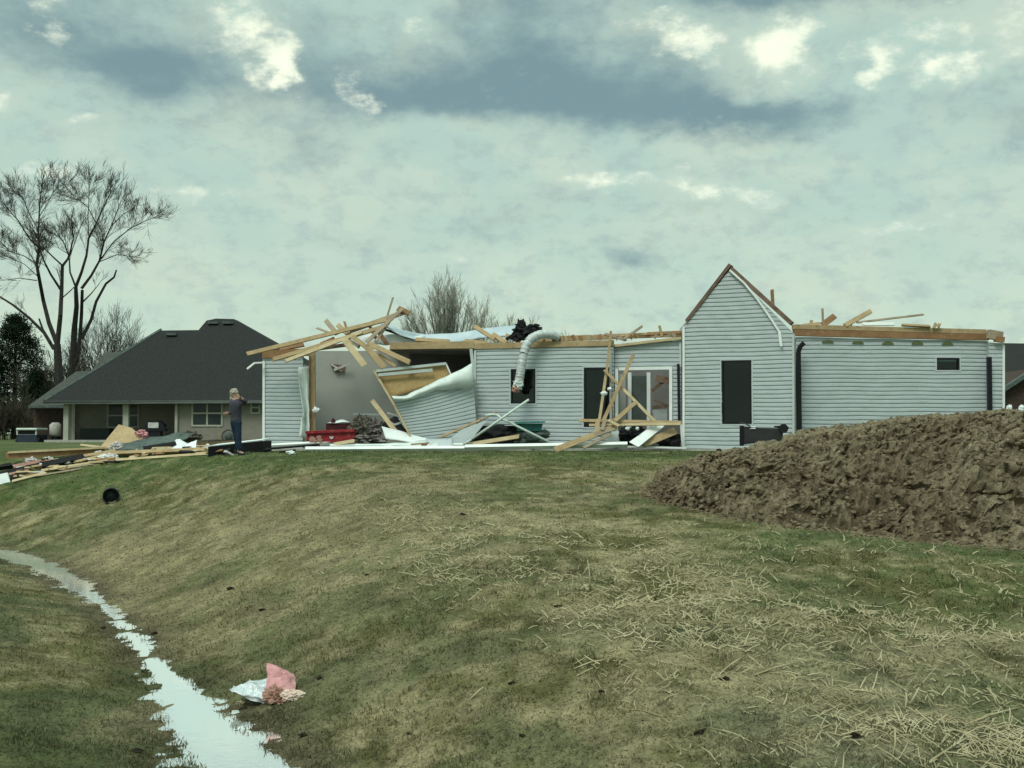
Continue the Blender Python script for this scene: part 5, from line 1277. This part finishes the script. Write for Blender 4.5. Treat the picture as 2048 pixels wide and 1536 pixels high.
setp(mb.build('hose_reel', M['felt'], smooth=True), 'round grey-green hose reel against the neighbour wall', 'hose reel')
mb = MB(); a = P(437, 868, YH - .5); mb.tube([P(437, 853, YH - .5), P(437, 886, YH - .5)], .03, 6); mb.tube([P(441, 862, YH - .5), P(441, 886, YH - .5)], .03, 6); setp(mb.build('garden_stakes', M['wood_gray']), 'two thin stakes by the neighbour window', 'garden stakes')

# second house further left and its roof
h2 = thing('far_house', 'brown brick house with grey roof beyond the porch at far left', 'house', P(105, 884, 74))
def nb2(x0, y0, x1, y1, Y_, dep, mt, name, par): return nbox(x0, y0, x1, y1, Y_, dep, mt, name, par)
nb2(66, 816, 140, 886, 73.8, 3, 'brick', 'wall', h2)
mb = MB(); q = [P(56, 812, 73), P(200, 812, 73), P(262, 703, 78.8), P(208, 705, 78.8), P(184, 741, 78), P(152, 743, 77)]; q2 = [v + Vector((0, 0, -.15)) for v in q]; mb.hexa(q2, q); q3 = [Vector((v.x, 92 - (v.y - 73), v.z)) for v in q]; mb.add(q + q3, [(i, (i + 1) % 6, 6 + (i + 1) % 6, 6 + i) for i in range(1, 6)])
mb.build('roof', mat('grey_far_roof', (.075, .082, .072), (.06, .065, .057), 9, .9), h2)
mb = MB(); beam(mb, P(58, 813, 72.9), P(140, 813, 72.9), .15, .1); mb.build('fascia', M['felt'], h2)
tank = thing('propane_tank', 'upright pale grey tank against the brick wall', 'tank', P(111, 882, 73))
mb = MB(); mb.tube([P(111, 873, 73), P(111, 869, 73), P(111, 850, 73), P(111, 845, 73)], [.25, .33, .33, .18], 16); mb.build('vessel', M['concrete'], tank, True)
mb = MB(); mb.tube([P(111, 884, 73), P(111, 872, 73)], .26, 10); mb.build('stand', M['black'], tank)
ve = thing('utility_cart', 'small dark blue utility vehicle with pale roof at far left', 'utility vehicle', P(55, 888, 71))
YV = 71.0
def vb(x0, y0, x1, y1, dy, dep, mt, name): a = P(x0, y1, YV); b = P(x1, y0, YV); mb = MB(); mb.box((a.x, YV + dy, a.z), (b.x, YV + dy + dep, b.z)); return mb.build(name, M[mt], ve, bevel=.04)
vb(34, 868, 74, 886, 0, 1.6, 'blue', 'body'); vb(36, 861, 72, 868.5, .1, .06, 'black', 'windscreen'); vb(33, 856, 75, 860.5, -.1, 1.7, 'pvc', 'roof')
for x in (34, 73):
    mb = MB(); mb.tube([P(x + (1 if x < 50 else -1), 870, YV), P(x, 860, YV)], .05, 6); mb.build('roof_post', M['scrap'], ve)
for x in (35, 73):
    mb = MB(); c_ = P(x, 884, YV); mb.tube([c_ + Vector((-.12, .3, 0)), c_ + Vector((.12, .3, 0))], .3, 14); mb.build('wheel', M['black_matte'], ve)

# neighbour on the right edge
h3 = thing('right_neighbour_house', 'dark-roofed brown brick house at the right picture edge', 'house', P(2080, 840, 60))
Y3 = 60
mb = MB(); q = [P(1990, 820, Y3), P(2300, 820, Y3), P(2300, 690, Y3 + 9), P(1990, 686, Y3 + 9)]; mb.hexa([v + Vector((0, 0, -.15)) for v in q], q); mb.build('roof', M['shingle'], h3)
mb = MB(); q = [P(1992, 868, Y3 - 1.2), P(2170, 868, Y3 - 1.2), P(2170, 812, Y3 - 1.2), P(2086, 735, Y3 - 1.2), P(1992, 788, Y3 - 1.2)]; mb.hexa(q, [v + Vector((0, 6, 0)) for v in q]); mb.build('wall', M['brick'], h3)
mb = MB(); beam(mb, P(1985, 793, Y3 - 1.4), P(2087, 727, Y3 - 1.4), .17, .4); beam(mb, P(2087, 727, Y3 - 1.4), P(2176, 806, Y3 - 1.4), .17, .4); mb.build('gable_trim', M['felt'], h3)
mb = MB(); mb.box((P(2000, 866, Y3).x, Y3 - 1.0, -.05), (P(2280, 866, Y3).x, Y3 + 8, 1.9)); mb.build('wall', M['brick'], h3)
for i, (px, py) in enumerate(((2019, 816), (2043, 817))):
    mb = MB(); c_ = P(px, py, 36.0 if i == 0 else 50); lump(mb, c_, .07 + i * .03, .06, .09 + i * .03, i, .3, 2, 3)
    if i == 0: beam(mb, P(2010, 822, 36.0), P(2021, 816, 36.0), .05, .05)
    setp(mb.build('white_scrap', M['paper']), ['white curved gutter end at the right corner of the damaged house', 'white scrap in front of the right brick house'][i], 'scrap')

# ------------------------------------------------------------------ trees
class Tree:
    def __init__(s, seed): s.r = random.Random(seed); s.v = []; s.f = []
    def seg(s, p, q, r0, r1, n=4):
        t_ = (q - p)
        if t_.length < 1e-6: return
        t_.normalize(); u = Vector((0, 1, 0)) if abs(t_.y) < .9 else Vector((1, 0, 0)); a = t_.cross(u).normalized(); b = t_.cross(a)
        k = len(s.v)
        for (c, rr) in ((p, r0), (q, r1)):
            for i in range(n):
                an = 2 * math.pi * i / n; s.v.append(tuple(c + (a * math.cos(an) + b * math.sin(an)) * rr))
        for i in range(n): s.f.append((k + i, k + (i + 1) % n, k + n + (i + 1) % n, k + n + i))
    def twig(s, p, d, L, r_, depth, up=.25, spread=.55, kids=(3, 5), minr=.008):
        n = 4 if depth > 1 else 3; pts = [p]; dd = d.copy()
        for i in range(n):
            dd = (dd + Vector((s.r.gauss(0, .09), s.r.gauss(0, .09), s.r.gauss(up * .25, .07)))).normalized()
            pts.append(pts[-1] + dd * L / n)
        for i in range(n): s.seg(pts[i], pts[i + 1], max(minr, r_ * (1 - .55 * i / n)), max(minr, r_ * (1 - .55 * (i + 1) / n)), 4 if r_ > .03 else 3)
        if depth <= 0: return
        for k in range(s.r.randint(*kids)):
            f = s.r.uniform(.2, 1.0); i = min(n - 1, int(f * n)); q = pts[i].lerp(pts[i + 1], f * n - i)
            ax = (pts[i + 1] - pts[i]).normalized(); rv = Vector((s.r.gauss(0, 1), s.r.gauss(0, 1), s.r.gauss(0, 1))); pr = (rv - ax * rv.dot(ax)).normalized()
            nd = (ax * 1.0 + pr * spread * s.r.uniform(.7, 1.4) + Vector((0, 0, up * .5))).normalized()
            s.twig(q, nd, L * s.r.uniform(.45, .72), r_ * .5, depth - 1, up, spread, kids, minr)
    def build(s, name, material, parent):
        mb = MB(); mb.v = s.v; mb.f = s.f; mb.m = [0] * len(s.f); return mb.build(name, material, parent)
def zz(x, y): return (x * .3257, 320 + y * .3257)
def traced(name, label, limbs, Y0, basepx, seed, twigs):
    root = thing(name, label, 'tree', P(basepx, 884, Y0)); T = Tree(seed); W = Tree(seed + 1); K = Y0 / 79 * .66
    for (pts, r0, r1, tw) in limbs:
        r0 *= K; r1 *= K
        pp = [P(*zz(*q), Y0 + max(0, 1 - q[1] / 1150) * 3.2 * math.sin(q[0] * .021 + q[1] * .009)) for q in pts]
        n = len(pp) - 1
        for i in range(n):
            sub = 3
            for k in range(sub):
                f0 = (i + k / sub) / n; f1 = (i + (k + 1) / sub) / n
                T.seg(pp[i].lerp(pp[i + 1], k / sub), pp[i].lerp(pp[i + 1], (k + 1) / sub), r0 + (r1 - r0) * f0, r0 + (r1 - r0) * f1, 7)
        cnt_ = int(tw * twigs * sum((pp[i + 1] - pp[i]).length for i in range(n)))
        for c in range(cnt_):
            f = W.r.uniform(.22, 1.0) ** .7 * n; i = min(n - 1, int(f)); q = pp[i].lerp(pp[i + 1], f - i); ax = (pp[i + 1] - pp[i]).normalized()
            rv = Vector((W.r.gauss(0, 1), W.r.gauss(0, .8), W.r.gauss(0, .6))); pr = (rv - ax * rv.dot(ax)).normalized()
            d = (ax * 1.0 + pr * .6 + Vector((0, 0, .2))).normalized()
            W.twig(q, d, W.r.uniform(1.0, 2.6) * (1.15 - .5 * f / n), r0 * .13 + .004, 2, .12, .42, (4, 6), .0080)
        if tw > .1: W.twig(pp[-1], (pp[-1] - pp[-2]).normalized(), 1.1, r1, 2, .12, .42, (3, 5), .0080)
    T.build('trunk', M['bark'], root); W.build('branches', M['twig'], root)
    return root
traced('bare_tree', 'tall bare tree with several dark leaning trunks at far left', [
    ([(362, 1600), (362, 1330), (350, 1130)], .42, .34, 0), ([(350, 1130), (300, 1000), (265, 860), (235, 700), (225, 640), (240, 540), (235, 440), (240, 350), (245, 250), (260, 150)], .22, .03, 1),
    ([(352, 1130), (370, 960), (378, 800), (383, 650)], .24, .15, .1), ([(383, 650), (415, 610), (430, 570), (450, 480), (440, 400)], .13, .04, 1), ([(375, 800), (310, 700), (270, 620), (243, 545)], .12, .05, .5),
    ([(243, 545), (180, 480), (110, 370), (40, 290), (0, 230)], .08, .03, 1), ([(330, 1160), (270, 1060), (180, 970), (80, 890), (0, 840), (-60, 800)], .17, .06, .6), ([(310, 1120), (262, 1040), (240, 975)], .13, .08, .05),
    ([(385, 650), (320, 590), (270, 540), (250, 500)], .08, .03, .8), ([(225, 640), (150, 590), (60, 560), (0, 500)], .05, .02, 1), ([(238, 720), (150, 640), (60, 600)], .045, .02, .9), ([(225, 740), (120, 725), (10, 740)], .05, .02, .8),
    ([(240, 440), (180, 330), (140, 230), (90, 180)], .05, .02, 1), ([(240, 350), (290, 270), (330, 190), (390, 150)], .045, .02, 1), ([(425, 580), (360, 540), (330, 470)], .04, .02, .8), ([(378, 850), (430, 805), (455, 780)], .06, .04, .1)], 98, 118, 3, 2.3)
traced('bare_tree', 'broad bare tree with a paler lower trunk beside the dark leaning one', [
    ([(440, 1600), (445, 1290), (455, 1050), (470, 900), (465, 780)], .36, .17, 0), ([(445, 1290), (475, 1220), (490, 1100), (500, 950), (505, 800)], .22, .14, .05), ([(465, 780), (500, 690), (530, 590), (545, 480), (590, 390), (650, 260), (690, 180)], .15, .03, 1),
    ([(590, 390), (540, 290), (480, 240), (430, 230)], .05, .02, 1), ([(500, 790), (560, 710), (610, 620), (640, 500), (690, 390), (740, 260)], .14, .03, 1), ([(610, 620), (700, 500), (800, 420), (900, 370), (960, 350)], .07, .02, 1),
    ([(610, 625), (720, 580), (850, 600)], .05, .02, 1), ([(465, 780), (430, 690), (425, 600), (400, 520), (345, 440)], .10, .03, .8), ([(500, 1100), (560, 980), (590, 870), (650, 760), (700, 720), (715, 675)], .17, .07, .06),
    ([(510, 870), (560, 820), (605, 765)], .08, .03, .4), ([(545, 480), (540, 350), (548, 200), (550, 150)], .05, .02, 1), ([(690, 400), (760, 330), (830, 290)], .045, .02, 1), ([(425, 600), (470, 480), (500, 400)], .05, .02, 1)], 101, 148, 9, 2.3)
def vase(name, label, px, pytop, half, pybase, Y0, seed, n, mt, depth=3, tr=.24, loose=1.0, group=None, minr=.009):
    base = P(px, 884, Y0); base.z = 0; root = thing(name, label, 'tree', base, group); T = Tree(seed); W = Tree(seed + 1)
    H = P(px, pytop, Y0).z; fk = P(px, pybase, Y0).z; hw_ = half * Y0 / F
    T.seg(base, Vector((base.x, base.y, fk)), tr, tr * .7, 7); c0 = Vector((base.x, base.y, fk))
    for k in range(n):
        a = W.r.uniform(-1, 1); b = W.r.uniform(-1, 1)
        ht = fk + (H - fk) * math.sqrt(max(.10, 1 - a * a * .85 - b * b * .15)) * W.r.uniform(.62, .88)
        tip = Vector((base.x + a * hw_ * .88, base.y + b * hw_ * .7, ht)); st_ = c0 + Vector((0, 0, -W.r.uniform(0, .25) * fk))
        mid = st_.lerp(tip, .5) + Vector((a * hw_ * .16, 0, -.0)); pts = [st_, st_.lerp(mid, .55) + Vector((a * .1, 0, 0)), mid, mid.lerp(tip, .5), tip]
        for i in range(4): T.seg(pts[i], pts[i + 1], tr * (.24 - .055 * i), tr * (.24 - .055 * (i + 1)), 4)
        for i in range(1, 5):
            for j in range(5):
                q = pts[i - 1].lerp(pts[i], W.r.random()); ax = (pts[i] - pts[i - 1]).normalized(); rv = Vector((W.r.gauss(0, 1), W.r.gauss(0, 1), 0))
                W.twig(q, (ax + rv * .36 * loose + Vector((0, 0, .08))).normalized(), (H - fk) * W.r.uniform(.10, .20), tr * .07, depth - 2, .3, .42 * loose, (4, 6), minr)
    T.build('trunk', M['bark'] if mt != 'twig_far' else M['twig'], root); W.build('branches', M[mt], root); return root
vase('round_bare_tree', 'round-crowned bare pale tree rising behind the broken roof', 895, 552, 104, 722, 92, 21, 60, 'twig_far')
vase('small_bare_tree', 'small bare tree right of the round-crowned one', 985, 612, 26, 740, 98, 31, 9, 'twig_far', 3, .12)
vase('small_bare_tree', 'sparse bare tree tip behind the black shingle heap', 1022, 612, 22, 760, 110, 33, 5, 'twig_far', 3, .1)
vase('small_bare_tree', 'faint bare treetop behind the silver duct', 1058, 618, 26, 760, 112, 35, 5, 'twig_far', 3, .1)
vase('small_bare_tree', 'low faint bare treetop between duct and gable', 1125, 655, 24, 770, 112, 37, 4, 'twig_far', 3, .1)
vase('bushy_bare_tree', 'bushy grey bare tree between the tall trunks and the dark roof', 222, 606, 88, 800, 108, 41, 34, 'twig', 3, .2, 1.25)
vase('bushy_bare_tree', 'narrow bushy bare tree just behind the broad trunk', 165, 640, 45, 810, 110, 43, 14, 'twig', 3, .15, 1.2)
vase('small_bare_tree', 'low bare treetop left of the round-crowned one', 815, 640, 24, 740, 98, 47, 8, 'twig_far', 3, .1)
def brushy(name, label, px, pytop, half, Y0, seed, n, mt):
    base = P(px, 884, Y0); base.z = 0; root = thing(name, label, 'bush', base); W = Tree(seed); H = P(px, pytop, Y0).z; hw_ = half * Y0 / F
    for k in range(n):
        a = W.r.uniform(-1, 1); b = Vector((base.x + a * hw_ * .7, base.y + W.r.uniform(-1.5, 1.5), 0)); h = H * math.sqrt(max(.1, 1 - a * a)) * W.r.uniform(.35, .8)
        W.twig(b, Vector((a * .3 + W.r.gauss(0, .15), W.r.gauss(0, .15), 1)).normalized(), h, .03, 3, .3, .55, (3, 5), .014)
    W.build('stems', M[mt], root); return root
brushy('brush', 'tall brown leafless brush in front of the evergreen', 92, 738, 48, 104, 51, 70, 'brush')
brushy('brush', 'low brown leafless brush at the left picture edge', 25, 800, 60, 96, 53, 60, 'brush')
brushy('brush', 'brown brush at the foot of the tall bare trees', 135, 742, 34, 106, 55, 50, 'brush')
def evergreen(px, pytop, half, Y0, seed, label, n=26000):
    base = P(px, 884, Y0); base.z = 0; root = thing('evergreen_tree', label, 'tree', base); H = P(px, pytop, Y0).z; hw_ = half * Y0 / F
    T = Tree(seed); T.seg(base, Vector((base.x, base.y, H * .9)), .3, .05, 7)
    r = np.random.RandomState(seed); cl = 420
    f = r.rand(cl) ** .8; prof = np.interp(f, [0, .12, .35, .7, .9, 1], [.85, 1, .95, .68, .35, .05]); th = r.uniform(0, 2 * np.pi, cl); rad = prof * hw_ * r.uniform(.55, 1.05, cl)
    C = np.stack([base.x + np.cos(th) * rad, base.y + np.sin(th) * rad, .3 + f * (H - .4)], 1)
    for k in range(0, cl, 6): T.seg(Vector((base.x, base.y, C[k, 2] * .9)), Vector(C[k]), .05, .02, 4)
    idx = r.randint(0, cl, n); s_ = .10 * hw_ + .25
    Pp = C[idx] + r.normal(0, 1, (n, 3)) * np.array([s_, s_, s_ * .6]) * .55
    d1 = r.normal(0, 1, (n, 3)); d1 /= np.linalg.norm(d1, axis=1)[:, None]; d2 = np.cross(d1, r.normal(0, 1, (n, 3))); d2 /= np.linalg.norm(d2, axis=1)[:, None]
    L = r.uniform(.13, .30, n)[:, None]
    V = np.stack([Pp - d2 * .04, Pp + d2 * .04, Pp + d1 * L], 1).reshape(-1, 3) - np.array(base)
    o = mesh_np('crown', V, np.arange(n * 3), 3, M['needles']); o.parent = root
    T.build('trunk', M['bark'], root)
evergreen(28, 632, 72, 108, 61, 'dark dense evergreen tree at the left edge')
evergreen(-50, 650, 70, 106, 63, 'dark evergreen cut by the left picture edge', 16000)
evergreen(70, 742, 28, 102, 65, 'small dark evergreen between the brush and the big one', 8000)

relabel('rafter stubs along the broken roof line', 'small broken rafter stub', lambda px, py: 'on the wall top next to the duct' if px < 1170 else 'beside the tall thin board' if px < 1260 else 'on the wall top next to the gable')
relabel('splinters on the right wing', 'small splinter', lambda px, py: 'on the right wing plate')
relabel('pale slats on the black panel', 'pale slat', lambda px, py: 'on the black broken panel')
for k_ in ('pale wood', 'tan wood', 'brown wood', 'black roofing', 'pale paper'):
    relabel(k_ + ' scraps in the left debris', 'small ' + k_ + ' scrap', lambda px, py: 'at the far left end' if px < 100 else 'before the long brown beam' if px < 190 else 'below the tilted strand board' if px < 280 else 'below the grey felt' if px < 360 else 'left of the black slab' if px < 430 else 'beside the person')
